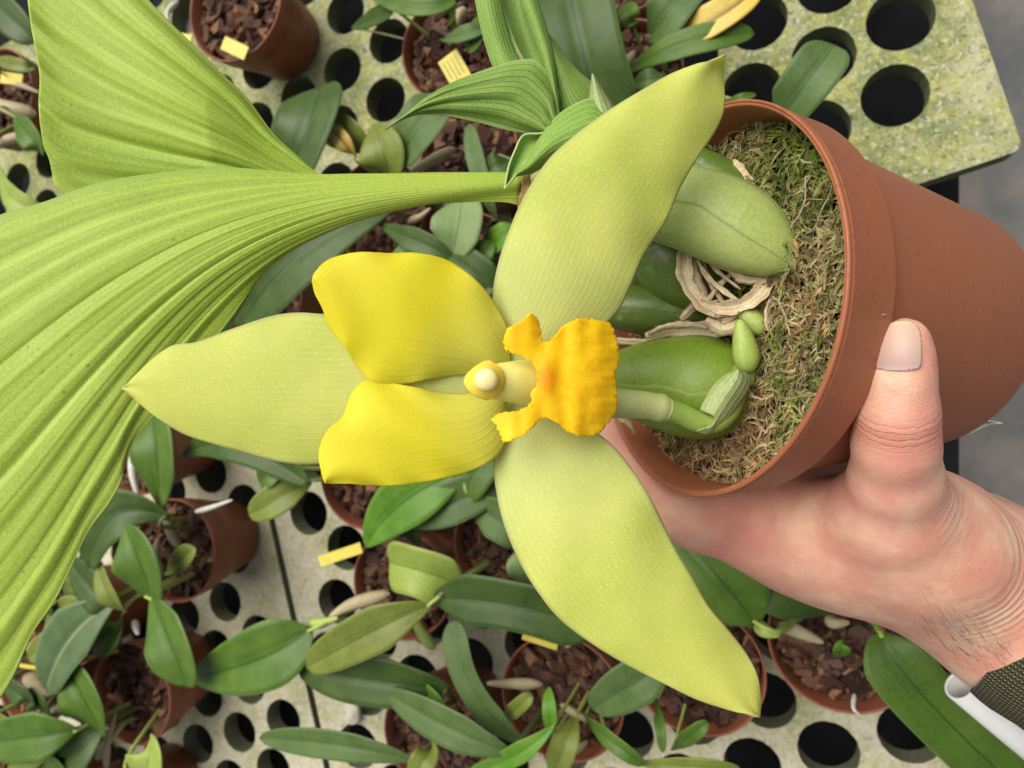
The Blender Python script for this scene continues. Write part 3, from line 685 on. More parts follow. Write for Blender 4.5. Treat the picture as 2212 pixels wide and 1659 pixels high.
for i in range(6200):   # feathery sprigs
    x, y = disc(); a = random.random()*PI2; up = random.uniform(.0, .8); L = random.uniform(.003, .009); h0 = mossh(x, y)+random.uniform(-.0008, .0022)
    c = moss_col(x, y); n = 5; pts = []; px, py, ph = x, y, h0; cur = random.gauss(0, .35)
    for k in range(n):
        pts.append(mp(px, py, ph)); px += L/n*math.cos(a); py += L/n*math.sin(a); ph -= L/n*up*(1-k/n*1.6); a += cur
        r_ = math.hypot(px, py)
        if r_ > .0618: px *= .0618/r_; py *= .0618/r_
    pts = np.array(pts); w = random.uniform(.0003, .0008); side = np.cross(pts[1]-pts[0], AXN); side /= np.linalg.norm(side)+1e-9
    tw = np.array([side*w*(1-.8*k/n) for k in range(n)])
    V = np.vstack([pts-tw, pts+tw]); Fs = [(k, k+1, n+k+1, n+k) for k in range(n-1)]
    ms.add(c2w(V), Fs, c)
    if i % 2 == 0:
        for k in range(1, n):
            for sg in (-1, 1):
                d = side*sg*random.uniform(.5, 1)+(pts[k]-pts[k-1])/np.linalg.norm(pts[k]-pts[k-1]+1e-9)*.7+AXN*random.uniform(0, .5)
                l = random.uniform(.0012, .0028); e = pts[k]+d*l; q = np.cross(d, AXN)*.00035
                ms.add(c2w(np.array([pts[k]-q, pts[k]+q, e])), [(0, 1, 2)], c*random.uniform(.9, 1.35))
for i in range(170):   # long dry threads and curls
    x, y = disc(); a = random.random()*PI2; L = random.uniform(.008, .024); h0 = mossh(x, y)-random.uniform(0, .0015); cur = random.gauss(0, .35); n = 9
    pts = []; px, py, ph = x, y, h0
    for k in range(n):
        pts.append(mp(px, py, ph)); px += L/n*math.cos(a); py += L/n*math.sin(a); ph += random.gauss(0, .0006); a += cur+random.gauss(0, .2)
        r_ = math.hypot(px, py)
        if r_ > .0605: px *= .0605/r_; py *= .0605/r_
    r_ = random.uniform(.00015, .00045)
    V, Fs, _ = tube(np.array(pts), [r_]*n, 5); ms.add(c2w(V), Fs, np.array(random.choice([(.5, .42, .26), (.38, .28, .15), (.25, .2, .08), (.2, .22, .06)]))*random.uniform(.7, 1.1))
moss = ms.mk('moss', M['moss'], hp, smooth=False)
# pseudobulbs
bulb('pseudobulb', hp, P(1722, 578, .2080), P(1140, 398, .232), .0138, M['b_pale'], squash=.8, tip=.36, peak=.30, bp=1.35, ridge=.022, bend=P(1500, 455, .217))['label'] = 'long pale green pseudobulb bearing the big leaf'
bulb('pseudobulb', hp, P(1585, 650, .238), P(1330, 440, .262), .0185, M['b_dark'], tip=.5, peak=.4)['label'] = 'dark green pseudobulb with chalky marks'
bulb('pseudobulb', hp, P(1560, 682, .244), P(1230, 655, .262), .0100, M['b_dark'], tip=.5, peak=.4)['label'] = 'slender dark green pseudobulb'
bulb('pseudobulb', hp, P(1655, 850, .2280), P(1310, 818, .247), .0182, M['b_gloss'], tip=.5, peak=.42, squash=.9, ridge=.006)['label'] = 'fat glossy green pseudobulb'
bulb('pseudobulb', hp, P(1660, 470, .228), P(1470, 330, .243), .0085, M['b_dark'], tip=.5)['label'] = 'olive pseudobulb behind the pale one'
bulb('bud', hp, P(1618, 806, .2140), P(1598, 690, .2120), .0041, M['b_small'], tip=.3, n=16)
bulb('bud', hp, P(1650, 722, .2170), P(1596, 655, .2190), .0034, M['b_small'], tip=.7, n=16)
bulb('bud', hp, P(1605, 835, .2190), P(1618, 792, .2160), .0030, M['stem'], tip=.7, n=16)
# scape
pts = cr([P(1300, 868, .2080), P(1345, 872, .2090), P(1400, 876, .2110), P(1460, 890, .2130), P(1512, 912, .2140), P(1552, 905, .2150), P(1585, 850, .2190), P(1608, 800, .2210)], 50)
s = np.linspace(0, 1, 50); r = np.interp(s, [0, .28, .33, .37, .6, .75, 1], [.0046, .0041, .0044, .0034, .0034, .0046, .0038])
V, Fs, uv = tube(pts, r, 18)
stem = mk('flower_stem', V, Fs, M['stem'], hp, uv=uv)
V, Fs, uv = tube(pts[:19], r[:19]*1.035, 18); mk('bract', V, Fs, M['node'], stem, uv=uv)
organ('sheath', hp, [(1602, 798), (1620, 816), (1615, 842), (1594, 874), (1574, 902), (1550, 924), (1528, 937), (1503, 930)],
      [(1588, 800), (1566, 811), (1546, 828), (1531, 850), (1514, 886), (1540, 880), (1554, 894), (1548, 918)],
      lambda s, t: .2110+.0015*s-.0045*np.sin(np.pi*t)*(1-s*.35), M['sheath'], thick=.0004)
# dry papery sheaths, built as curled ribbons
def ribbon(pts, w, mat, name='dry_sheath', twist=.5, parent=hp, cup=.5):
    ns, nt = 40, 7; sp = cr([tuple(p) for p in pts], ns); s = np.linspace(0, 1, ns)
    u, v, d = sp.T; T = np.gradient(sp[:, :2], axis=0); T /= np.linalg.norm(T, axis=1)[:, None]; Nn = np.stack([-T[:, 1], T[:, 0]], 1)
    ww = w*(np.sin(np.pi*np.clip(s*.90+.08, 0, 1))**.5)*(1+.14*np.sin(s*17+u[0])+.1*np.sin(s*41+v[0]))
    y = np.linspace(-1, 1, nt)
    U = u[:, None]+Nn[:, :1]*y*ww[:, None]/2; Vv = v[:, None]+Nn[:, 1:]*y*ww[:, None]/2
    D = d[:, None]+(cup*(y**2)[None]+twist*y[None]*np.sin(s*5+1)[:, None])*ww[:, None]*.5*.22/F+.0004*np.sin(y*7+u[0])[None]*np.ones((ns, 1))
    return mk(name, P(U, Vv, D).reshape(-1, 3), gridfaces(ns, nt), M[mat], parent, uv=np.stack([np.repeat(s, nt), np.tile((y+1)/2, ns)], 1), thick=.00025)
ribbon([(1492, 470, .232), (1488, 530, .228), (1496, 600, .224), (1520, 655, .222), (1560, 690, .221)], 44, 'dry')
ribbon([(1498, 500, .231), (1512, 560, .227), (1548, 630, .224), (1570, 668, .223)], 16, 'dry')
ribbon([(1700, 552, .2145), (1660, 588, .2165), (1590, 578, .2190), (1530, 552, .2220), (1495, 500, .2260)], 26, 'dry')
ribbon([(1512, 655, .221), (1570, 665, .2175), (1620, 650, .2155), (1660, 610, .2140), (1708, 560, .2125)], 34, 'dry', cup=-.6)
ribbon([(1735, 590, .2110), (1700, 620, .2120), (1665, 655, .2130), (1660, 700, .2130), (1670, 730, .2125)], 20, 'dry')
ribbon([(1320, 735, .246), (1400, 738, .242), (1460, 712, .238), (1520, 702, .235), (1580, 700, .229)], 20, 'dry')
ribbon([(1395, 730, .239), (1450, 715, .236), (1530, 715, .233), (1590, 712, .226)], 36, 'dry')
ribbon([(1640, 440, .222), (1610, 380, .226), (1585, 345, .229)], 26, 'dry')
ribbon([(1330, 900, .262), (1360, 915, .259), (1372, 938, .257)], 13, 'dry')
ribbon([(1520, 660, .222), (1560, 610, .223), (1600, 575, .222)], 12, 'dry')
ribbon([(1470, 690, .228), (1520, 650, .226), (1560, 690, .221), (1600, 670, .217), (1640, 690, .216)], 22, 'dry')
ribbon([(1484, 480, .229), (1478, 560, .225), (1486, 615, .2225), (1530, 668, .2195), (1575, 680, .2185)], 34, 'dry', cup=-.5)
ribbon([(1560, 560, .2205), (1600, 600, .2170), (1655, 600, .2140), (1700, 575, .2120)], 22, 'dry', twist=1.2)
ribbon([(1505, 560, .2240), (1530, 600, .2220), (1580, 640, .2180), (1612, 660, .2160)], 12, 'dry', twist=1.0)
ribbon([(1500, 505, .2270), (1540, 575, .2230), (1600, 625, .2180)], 9, 'dry')
ribbon([(1525, 690, .2200), (1560, 712, .2195), (1590, 702, .2180), (1625, 680, .2155)], 30, 'dry', cup=.9)
ribbon([(1400, 722, .2370), (1440, 704, .2340), (1500, 700, .2310), (1530, 708, .2300)], 12, 'dry', cup=1.2)
# young growth behind the upper sepal
yg = M['young']; yv = M['youngvein']
organ('leaf', hp, [(1030, -60), (1025, -20), (1035, 40), (1050, 100), (1072, 155), (1120, 200)], [(1072, -60), (1078, -20), (1090, 40), (1108, 100), (1128, 145), (1150, 200)], lambda s, t: .222+.004*s-.003*np.sin(np.pi*t), yg, nt=16)
organ('leaf', hp, [(1072, -60), (1078, -20), (1092, 40), (1118, 110), (1165, 190), (1207, 262)], [(1135, -60), (1140, -20), (1150, 40), (1170, 110), (1192, 190), (1209, 262)], lambda s, t: .2255+.003*np.sin(np.pi*t)-.001*s, M['youngvein'], nt=16)
organ('leaf', hp, [(1112, -60), (1118, -20), (1145, 60), (1168, 120), (1190, 190), (1207, 260)], [(1150, -60), (1155, -20), (1180, 60), (1195, 120), (1203, 190), (1210, 260)], lambda s, t: .2205+.003*s-.003*np.sin(np.pi*t), yg, nt=14)
organ('leaf', hp, [(1176, 62), (1205, 100), (1245, 150), (1290, 190), (1345, 250)], [(1178, 70), (1188, 140), (1200, 210), (1215, 270), (1260, 330)], lambda s, t: .2262+.002*s-.004*np.sin(np.pi*t), M['youngvein'], nt=18)
organ('leaf', hp, [(1235, 300), (1208, 240), (1203, 190), (1163, 133), (1120, 130), (1085, 138), (1030, 157), (980, 176), (930, 205), (880, 245), (833, 279)],
      [(1195, 320), (1180, 296), (1150, 290), (1110, 284), (1075, 276), (1040, 266), (985, 254), (945, 248), (905, 247), (870, 257), (833, 279)],
      lambda s, t: .2225-.004*s-.006*np.sin(np.pi*t)*(1-s*.7)+.0006*np.sin(t*22), yv, nt=30)['label'] = 'pointed leaf with fine dark veins'
organ('leaf', hp, [(1320, 240), (1282, 215), (1250, 222), (1205, 250), (1165, 300), (1140, 345), (1115, 372)], [(1310, 330), (1280, 330), (1240, 345), (1200, 350), (1175, 360), (1150, 372), (1116, 380)], lambda s, t: .2180-.002*s-.005*np.sin(np.pi*t), M['young'], nt=20)
organ('leaf', hp, [(1195, 285), (1165, 288), (1130, 292), (1112, 325), (1098, 362), (1090, 408)], [(1192, 292), (1170, 318), (1152, 335), (1132, 355), (1110, 385), (1090, 408)], lambda s, t: .2165-.003*s+.0028*np.sin(np.pi*t), yg, nt=12)
organ('sheath', hp, [(1270, 250), (1274, 200), (1280, 160)], [(1335, 245), (1305, 198), (1280, 160)], lambda s, t: .2200-.005*np.sin(np.pi*t)+.003*s, M['sheath'], ns=24, nt=10)
# petiole scar
organ('leaf_scar', hp, [(1124, 372), (1128, 400), (1122, 425), (1124, 446)], [(1142, 372), (1146, 400), (1142, 425), (1136, 448)], lambda s, t: .2245-.004*np.sin(np.pi*s), M['scar'], ns=16, nt=6, thick=.003, rag=1)
# the big pleated leaf
UPm = [(1128, 374), (1050, 373), (950, 373), (850, 375), (760, 376), (690, 377), (600, 370), (480, 362), (360, 372), (270, 384), (190, 402), (100, 435), (0, 465), (-120, 520), (-300, 640), (-520, 900), (-700, 1250)]
LWm = [(1125, 446), (1090, 437), (1010, 436), (940, 438), (860, 452), (770, 474), (690, 508), (620, 545), (560, 600), (505, 680), (430, 780), (350, 880), (290, 950), (268, 1000), (262, 1040), (235, 1090), (190, 1150), (150, 1235), (118, 1300), (70, 1370), (35, 1450), (0, 1510), (-80, 1610), (-220, 1690), (-420, 1680), (-700, 1250)]
def bigd(s, t):
    w = np.clip((s-.1)/.35, 0, 1)
    pl = np.abs(((t*8.5) % 1)-.5)*2-.5
    sharp = pl*(.0007+.0007*np.sin(t*23))*w*(1-.3*s)+.00008*np.sin(t*110)*w+.0010*np.sin(s*9+t*5)*w
    return .2265-.030*np.sin(np.clip(s, 0, 1)*1.7)-.005*np.sin(np.pi*t)*w-.003*(1-w)*np.sin(np.pi*t)+sharp
big = organ('leaf', hp, UPm, LWm, bigd, M['big'], ns=200, nt=180, thick=.0005, calm=.07)
big['label'] = 'very large pleated leaf spreading to the left edge'
UP2 = [(712, 384), (680, 370), (640, 335), (590, 288), (532, 210), (470, 150), (400, 80), (335, 15), (290, -40), (200, -140)]
LW2 = [(705, 400), (640, 420), (560, 420), (450, 430), (330, 440), (180, 440), (118, 402)]
def up2(s, t):
    w = np.clip(s/.4, 0, 1); pl = np.abs(((t*5.5) % 1)-.5)*2-.5
    return .2440-.010*s-.007*np.sin(np.pi*t)*w+pl*(.0014+.0007*np.sin(t*19))*w+.0002*np.sin(t*80)*w+.002*np.sin(s*7+t*4)*w
# left margin of this lobe runs almost straight, built as a fan whose far ends follow it
ns, nt = 120, 120
a_, b_ = cr(UP2, ns), cr(LW2, ns); end = cr([(85, -140), (62, -60), (60, 0), (68, 60), (80, 160), (84, 210), (90, 300), (108, 370), (122, 404)], nt)
end = cr([(200, -140), (85, -130), (62, -60), (60, 0), (68, 60), (80, 130), (86, 170), (84, 240), (94, 310), (108, 350), (118, 402)], nt)
s = np.linspace(0, 1, ns)[:, None]*np.ones((1, nt)); t = np.linspace(0, 1, nt)[None]*np.ones((ns, 1))
st_ = cr([(712, 384), (705, 400)], nt)
q = (1-t)[..., None]*a_[:, None]+t[..., None]*b_[:, None]+(1-s)[..., None]*st_[None]+s[..., None]*end[None] \
    - ((1-s)*(1-t))[..., None]*a_[0]-((1-s)*t)[..., None]*b_[0]-(s*(1-t))[..., None]*a_[-1]-(s*t)[..., None]*b_[-1]
mk('leaf', P(q[..., 0], q[..., 1], up2(s, t)).reshape(-1, 3), gridfaces(ns, nt), M['big'], hp, uv=np.stack([s, t*.55], -1).reshape(-1, 2), thick=.0005)['label'] = 'folded back lobe of the pleated leaf'
organ('leaf', hp, [(640, 520), (596, 552), (568, 590), (548, 620), (520, 670), (488, 720), (450, 765), (400, 800)], [(610, 520), (560, 560), (500, 620), (450, 690), (400, 760), (360, 800), (340, 820), (330, 840)], lambda s, t: .2340-.003*s, M['bright'] if False else yg, nt=14)['label'] = 'turned under margin of the pleated leaf'

# ------------------------------------------------------------ the flower
oc = cr([P(1300, 868, .2085), P(1230, 850, .2060), P(1150, 832, .2010), P(1080, 824, .1965)], 20)
V, Fs, uv = tube(oc, np.linspace(.0052, .0036, 20), 16)
flower = mk('flower', V, Fs, M['ovary'], hp, uv=uv)
def sep(d0, d1, bow, edge, tw=0, ex=.55):
    return lambda s, t: d0+(d1-d0)*s-bow*np.sin(np.pi*s**.8)-edge*(1-np.abs(2*t-1)**2.4)*np.sin(np.pi*np.clip(s, 0, 1)**.7)**ex+tw*(t-.5)*s+.00025*np.sin(s*23+t*9)+.0005*np.sin(s*37+3*t)*np.abs(2*t-1)**6
organ('sepal', flower, [(1090, 800), (1030, 775), (960, 745), (880, 712), (790, 686), (700, 679), (640, 676), (580, 685), (500, 712), (430, 738), (392, 743), (370, 748), (335, 772), (300, 805), (265, 838)],
      [(1090, 850), (1030, 880), (960, 915), (880, 950), (790, 985), (700, 1001), (640, 1002), (580, 992), (520, 975), (460, 958), (400, 938), (345, 906), (305, 873), (285, 855), (265, 838)],
      sep(.1962, .1905, .0035, .0036), M['sepal'], ns=110, nt=60)['label'] = 'left pointing sepal'
organ('sepal', flower, [(1100, 840), (1076, 770), (1066, 700), (1065, 640), (1070, 600), (1082, 550), (1100, 500), (1122, 447), (1150, 395), (1190, 340), (1240, 295), (1300, 250), (1370, 205), (1440, 165), (1500, 141), (1545, 128), (1567, 118)],
      [(1160, 840), (1220, 780), (1270, 735), (1310, 697), (1340, 662), (1364, 610), (1390, 550), (1430, 490), (1450, 450), (1470, 402), (1505, 342), (1540, 290), (1560, 248), (1564, 215), (1563, 180), (1562, 148), (1567, 118)],
      sep(.2000, .1850, .005, .0042, tw=.006), M['sepal'], ns=110, nt=60)['label'] = 'sepal rising to the upper right'
organ('sepal', flower, [(1100, 840), (1072, 900), (1066, 960), (1067, 1010), (1073, 1062), (1086, 1122), (1112, 1190), (1150, 1260), (1205, 1332), (1272, 1385), (1350, 1433), (1430, 1474), (1500, 1508), (1570, 1531), (1610, 1542), (1640, 1548)],
      [(1150, 840), (1215, 880), (1275, 925), (1322, 962), (1362, 1010), (1400, 1068), (1430, 1128), (1460, 1190), (1492, 1242), (1530, 1310), (1570, 1358), (1610, 1410), (1634, 1455), (1641, 1495), (1642, 1520), (1640, 1548)],
      sep(.2000, .1840, .005, .0042, tw=.004), M['sepal'], ns=110, nt=60)['label'] = 'sepal hanging to the lower right'
def pet(d0, d1, bow, edge):
    return lambda s, t: d0+(d1-d0)*s-bow*np.sin(np.pi*s**.9)-edge*(1-np.abs(2*t-1)**2.2)*np.sin(np.pi*s**.8)**.6+.0004*np.sin(s*15+t*7)+.0006*np.sin(s*31+2*t)*np.abs(2*t-1)**5
organ('petal', flower, [(1098, 800), (1100, 760), (1095, 712), (1080, 678), (1050, 630), (1010, 590), (960, 560), (900, 547), (843, 548), (780, 545), (725, 556), (695, 572), (680, 590), (676, 608)],
      [(1060, 805), (1010, 806), (960, 812), (925, 818), (890, 826), (850, 831), (822, 830), (798, 822), (768, 785), (740, 742), (712, 706), (698, 670), (683, 638), (676, 608)],
      pet(.1925, .1790, .0025, .0030), M['petal'], ns=90, nt=60)['label'] = 'upper yellow petal'
organ('petal', flower, [(1090, 838), (1030, 850), (985, 853), (940, 848), (900, 838), (860, 830), (822, 823), (790, 822), (763, 846), (750, 878), (738, 903), (708, 930), (693, 962), (690, 990), (694, 1020), (703, 1042)],
      [(1095, 880), (1098, 910), (1092, 945), (1083, 968), (1068, 987), (1040, 1006), (1000, 1022), (960, 1032), (920, 1040), (855, 1048), (800, 1047), (760, 1045), (725, 1043), (703, 1042)],
      pet(.1922, .1785, .0020, .0030), M['petal'], ns=90, nt=60)['label'] = 'lower yellow petal'
# lip
z = [(1165, 632), (1120, 615), (1085, 575), (1083, 520), (1105, 462), (1180, 425), (1215, 392), (1245, 370), (1275, 382), (1292, 415), (1308, 465), (1318, 535), (1345, 548), (1368, 540), (1410, 488), (1465, 435), (1530, 408), (1600, 402), (1660, 412), (1738, 430), (1755, 470), (1782, 540), (1797, 620), (1792, 690),
     (1772, 750), (1780, 810), (1785, 880), (1780, 960), (1755, 1010), (1728, 1050), (1685, 1108), (1640, 1125), (1590, 1130), (1530, 1125), (1480, 1105), (1435, 1070), (1390, 1035), (1350, 1018), (1310, 1028), (1290, 1050), (1262, 1072), (1240, 1095), (1200, 1132), (1150, 1150), (1110, 1168), (1078, 1165), (1060, 1110), (1040, 1075), (1008, 1035),
     (1030, 1005), (1090, 985), (1160, 975), (1225, 948), (1252, 905), (1248, 870), (1262, 840), (1290, 815), (1288, 760), (1270, 700), (1250, 665), (1210, 642)]
lipo = [(713+a*.3472, 549+b*.3472) for a, b in z]
lipz = .1790
def lipd(u, v):
    x = (u-1230)/100; y = (v-815)/125
    mid = lipz+.0065*np.clip(x, 0, 2)**2+.003*y*y*np.clip(x+.4, 0, 1)      # the mid lobe bends back
    side = -.0045*np.exp(-((u-1120)/55)**2)*np.abs(y)
    ruff = .0002*np.sin(v*.11+u*.05)*np.clip(x, 0, 1)+.00013*np.sin(v*.33+.02*u)*np.clip(x-.2, 0, 1)+.0003*np.sin(u*.13)*np.abs(y)
    call = -.0022*np.exp(-((u-1180)/22)**2-((v-815)/45)**2)
    return mid+side+ruff+call
lip = poly_sheet('lip', flower, lipo, lipd, M['lip'], 4.5, thick=.0004, n=420, rag=1.5)
# column
cp = cr([P(1049, 823, .1805), P(1075, 824, .1820), P(1110, 825, .1840), P(1150, 827, .1880), P(1180, 828, .1910)], 24)
V, Fs, uv = tube(cp, np.interp(np.linspace(0, 1, 24), [0, .2, .6, 1], [.0040, .0050, .0063, .0066]), 20, squash=1.0)
colm = mk('column', V, Fs, M['column'], flower, uv=uv)
zc = [(838, 798), (850, 762), (880, 728), (930, 692), (985, 664), (1020, 682), (1055, 705), (1072, 745), (1076, 795), (1062, 830), (1035, 855), (1020, 885), (990, 900), (950, 892), (905, 872), (865, 838)]
poly_sheet('anther_cap', colm, [(713+a*.3472, 549+b*.3472) for a, b in zc], lambda u, v: .1752-.0022*np.exp(-(((u-1046)/26)**2+((v-822)/26)**2))+.002*np.clip(np.hypot(u-1046, v-822)/40, 0, 1)**2, M['cap'], 3.2, thick=.0012, n=60)
bm = bmesh.new(); bmesh.ops.create_uvsphere(bm, u_segments=28, v_segments=18, radius=1)
pa = np.array([tuple(v.co) for v in bm.verts]); fa = [[v.index for v in f.verts] for f in bm.faces]; bm.free()
cc = pc(1050, 820, .1728)
mk('anther', c2w(cc+pa*np.array([.0031, .0029, .0017])), fa, M['anther'], colm)

# ------------------------------------------------------------ the hand: a smooth union of tapered limbs, meshed as one surface
def cap_d(X, a, b, ra, rb):
    ab = b-a; L2 = (ab@ab)+1e-12
    t = np.clip(((X-a)@ab)/L2, 0, 1)
    return np.linalg.norm(X-(a+t[..., None]*ab), axis=-1)-(ra+(rb-ra)*t)
def smin(ds, k):
    m = np.minimum.reduce(ds); return m-k*np.log(sum(np.exp(-(d-m)/k) for d in ds))
def chain(pts): return [(np.array(p[0]), np.array(q[0]), p[1], q[1]) for p, q in zip(pts[:-1], pts[1:])]
def L(u, v, d, r): return (pc(u, v, d), r)
thumb = chain([L(1954, 733, .1815, .0056), L(1951, 762, .1830, .0066), L(1946, 815, .1850, .0078), L(1938, 893, .1895, .0098), L(1934, 960, .1950, .0107), L(1934, 1030, .2040, .0117), L(1936, 1100, .2170, .0130), L(1960, 1150, .2290, .0160)])
palm = chain([L(1930, 1105, .2200, .0135), L(2000, 1170, .2330, .0210), L(2110, 1245, .2500, .0240), L(2200, 1300, .2560, .0250)])+\
       chain([L(1700, 1174, .2600, .0122), L(1790, 1182, .2570, .0145), L(1930, 1206, .2550, .0180), L(2080, 1258, .2580, .0215), L(2190, 1330, .2580, .0235)])+\
       chain([L(1690, 1164, .2520, .0092), L(1800, 1128, .2400, .0088), L(1900, 1120, .2260, .0110)])+chain([L(1780, 1185, .2480, .0130), L(1940, 1160, .2330, .0150)])+chain([L(1850, 1215, .2500, .0150), L(2020, 1230, .2440, .0180)])+\
       chain([L(2010, 1130, .2780, .0165), L(2100, 1190, .2800, .0200), L(2190, 1250, .2740, .0215)])
kn = [(PF(.058, -96, .082), .0135), (PF(.078, -97, .080), .0130), (PF(.096, -98, .076), .0125)]
palm += [(np.array(kn[0][0]), pc(2000, 1230, .262), .0135, .018), (np.array(kn[1][0]), pc(2050, 1220, .270), .013, .018), (np.array(kn[2][0]), pc(2080, 1200, .280), .0125, .018),
         (pc(1760, 1175, .262), np.array(kn[0][0]), .0135, .0135), (np.array(kn[0][0]), np.array(kn[1][0]), .0132, .0128), (np.array(kn[1][0]), np.array(kn[2][0]), .0128, .0122)]
palm += [(PF(.016, -112, .0790), PF(.030, -106, .0725), .0095, .0120), (PF(.030, -106, .0725), PF(.078, -106, .0660), .0130, .0130), (PF(.016, -112, .0790), PF(.014, -128, .0785), .0095, .0090)]
index = chain([L(1740, 1184, .2570, .0125), L(1620, 1166, .2600, .0104), L(1520, 1128, .2640, .0106), L(1440, 1084, .2700, .0102), L(1372, 1010, .2790, .0104), L(1322, 950, .2870, .0095), L(1298, 905, .2930, .0085)])
def wrap(h0, ph0, knu, rr, span, h1):
    ph = np.linspace(ph0, ph0-span, 5); hs = np.linspace(h0, h1, 5); body = .0592-(hs-.021)*.153
    return chain([knu]+[(PF(hs[i], ph[i], body[i]+rr*1.02), rr*(1-.05*i)) for i in range(5)])
fingers = [wrap(.055, -118, kn[0], .0098, 105, .048), wrap(.075, -118, kn[1], .0094, 100, .068), wrap(.093, -118, kn[2], .0084, 85, .088)]
AXA = np.array([.635, -.476, .610]); AXA /= np.linalg.norm(AXA); CUF = pc(2209, 1330, .252)
arm = chain([L(2130, 1255, .2560, .0245), (CUF, .0275), (CUF+AXA*.085, .0290)])+chain([L(2130, 1235, .2720, .0195), (CUF+np.array([.002, .004, -.012]), .0215), (CUF+AXA*.085+np.array([0, 0, -.010]), .024)])
lo = np.array([.030, -.260, -.375]); hi = np.array([.320, .045, -.145]); RES = .00125
nx, ny, nz = (np.ceil((hi-lo)/RES)).astype(int)
gx, gy, gz = [lo[i]+RES*np.arange(n) for i, n in enumerate((nx, ny, nz))]
D = np.empty((nx, ny, nz), np.float32)
CH = 24
for i0 in range(0, nx, CH):
    X = np.stack(np.meshgrid(gx[i0:i0+CH], gy, gz, indexing='ij'), -1)
    core = smin([cap_d(X, *p) for p in palm+arm], .0046)
    core = smin([core, smin([cap_d(X, *p) for p in thumb], .0014)], .0052)
    core = smin([core, smin([cap_d(X, *p) for p in index], .0016)], .0026)
    for fg in fingers:
        core = np.minimum(core, smin([core, smin([cap_d(X, *p) for p in fg], .0016)], .0018))
    D[i0:i0+CH] = core
def surface_nets(D):
    ins = D < 0
    cx = ins[:-1, :-1, :-1].astype(np.int8)
    tot = sum(ins[a:a+D.shape[0]-1, b:b+D.shape[1]-1, c:c+D.shape[2]-1].astype(np.int8) for a in (0, 1) for b in (0, 1) for c in (0, 1))
    act = (tot > 0) & (tot < 8); idx = -np.ones(act.shape, int); I = np.argwhere(act); idx[act] = np.arange(len(I))
    acc = np.zeros((len(I), 3)); cnt = np.zeros(len(I))
    for ax in range(3):
        for o1 in (0, 1):
            for o2 in (0, 1):
                off = [0, 0, 0]; oth = [k for k in range(3) if k != ax]; off[oth[0]] = o1; off[oth[1]] = o2
                A = I+off; Bq = A.copy(); Bq[:, ax] += 1
                da = D[tuple(A.T)]; db = D[tuple(Bq.T)]; m = (da < 0) != (db < 0)
                t = np.where(m, da/(da-db+1e-12), 0); p = A.astype(float); p[:, ax] += t
                acc[m] += p[m]; cnt[m] += 1
    V = acc/cnt[:, None]; Fs = []
    for ax in range(3):
        sl0 = [slice(None)]*3; sl1 = [slice(None)]*3; sl0[ax] = slice(0, -1); sl1[ax] = slice(1, None)
        ch = np.argwhere(ins[tuple(sl0)] != ins[tuple(sl1)]); b, c = [(1, 2), (2, 0), (0, 1)][ax]
        ok = (ch[:, b] > 0) & (ch[:, c] > 0) & (ch[:, b] < D.shape[b]-1) & (ch[:, c] < D.shape[c]-1); ch = ch[ok]
        def at(db, dc): q = ch.copy(); q[:, b] -= db; q[:, c] -= dc; return idx[tuple(q.T)]
        q4 = np.stack([at(0, 0), at(1, 0), at(1, 1), at(0, 1)], 1); flip = ins[tuple(ch.T)]
        q4[~flip] = q4[~flip][:, ::-1]; Fs.append(q4)
    Fs = np.vstack(Fs); return V, Fs[(Fs >= 0).all(1)]
HV, HF = surface_nets(D); HV = lo+HV*RES
# smooth twice
E_ = np.vstack([HF[:, [0, 1]], HF[:, [1, 2]], HF[:, [2, 3]], HF[:, [3, 0]]])
for it in range(3):
    acc = np.zeros_like(HV); cnt = np.zeros(len(HV)); np.add.at(acc, E_[:, 0], HV[E_[:, 1]]); np.add.at(cnt, E_[:, 0], 1); np.add.at(acc, E_[:, 1], HV[E_[:, 0]]); np.add.at(cnt, E_[:, 1], 1)
    HV = HV*.4+.6*acc/cnt[:, None]
# relief of the skin: creases of the thumb knuckle, wrist folds and tendons, with matching colour masks
pu = UC+F*HV[:, 0]/-HV[:, 2]; pv = VC-F*HV[:, 1]/-HV[:, 2]
front = HV[:, 2] > -.30
TA = pc(1946, 815, .1850); TB = pc(1930, 1000, .2000); tax = (TB-TA)/np.linalg.norm(TB-TA)
ts = (HV-TA)@tax; rad_t = np.linalg.norm((HV-TA)-ts[:, None]*tax, axis=1); on_t = np.clip((.0185-rad_t)/.003, 0, 1)
sK = (pc(1950, 895, .1900)-TA)@tax
mk_t = np.exp(-((ts-sK)/.0042)**2)*on_t
across = (HV@np.array([1, 0, 0]))
# wrist creases: arcs round the base of the thumb
WC = pc(1985, 1165, .236); wr = np.linalg.norm((HV-WC)*np.array([1, 1, .6]), axis=1)
mk_w = np.exp(-((wr-.0300)/.0075)**2)*np.clip((pu-2010)/80, 0, 1)*np.clip(1-(pv-1330)/90, 0, 1)
nrm = np.zeros_like(HV); q = HV[HF]; fn = np.cross(q[:, 2]-q[:, 0], q[:, 3]-q[:, 1])
for k in range(4): np.add.at(nrm, HF[:, k], fn)
nrm /= np.linalg.norm(nrm, axis=1)[:, None]+1e-12
if (nrm*(HV-np.array([.12, -.08, -.26]))).sum() < 0: nrm = -nrm
disp = -.00022*mk_t*np.clip(np.cos((ts-sK)*1900+across*60), 0, 1)-.00018*mk_w*np.cos(wr*2900+pu*.02)
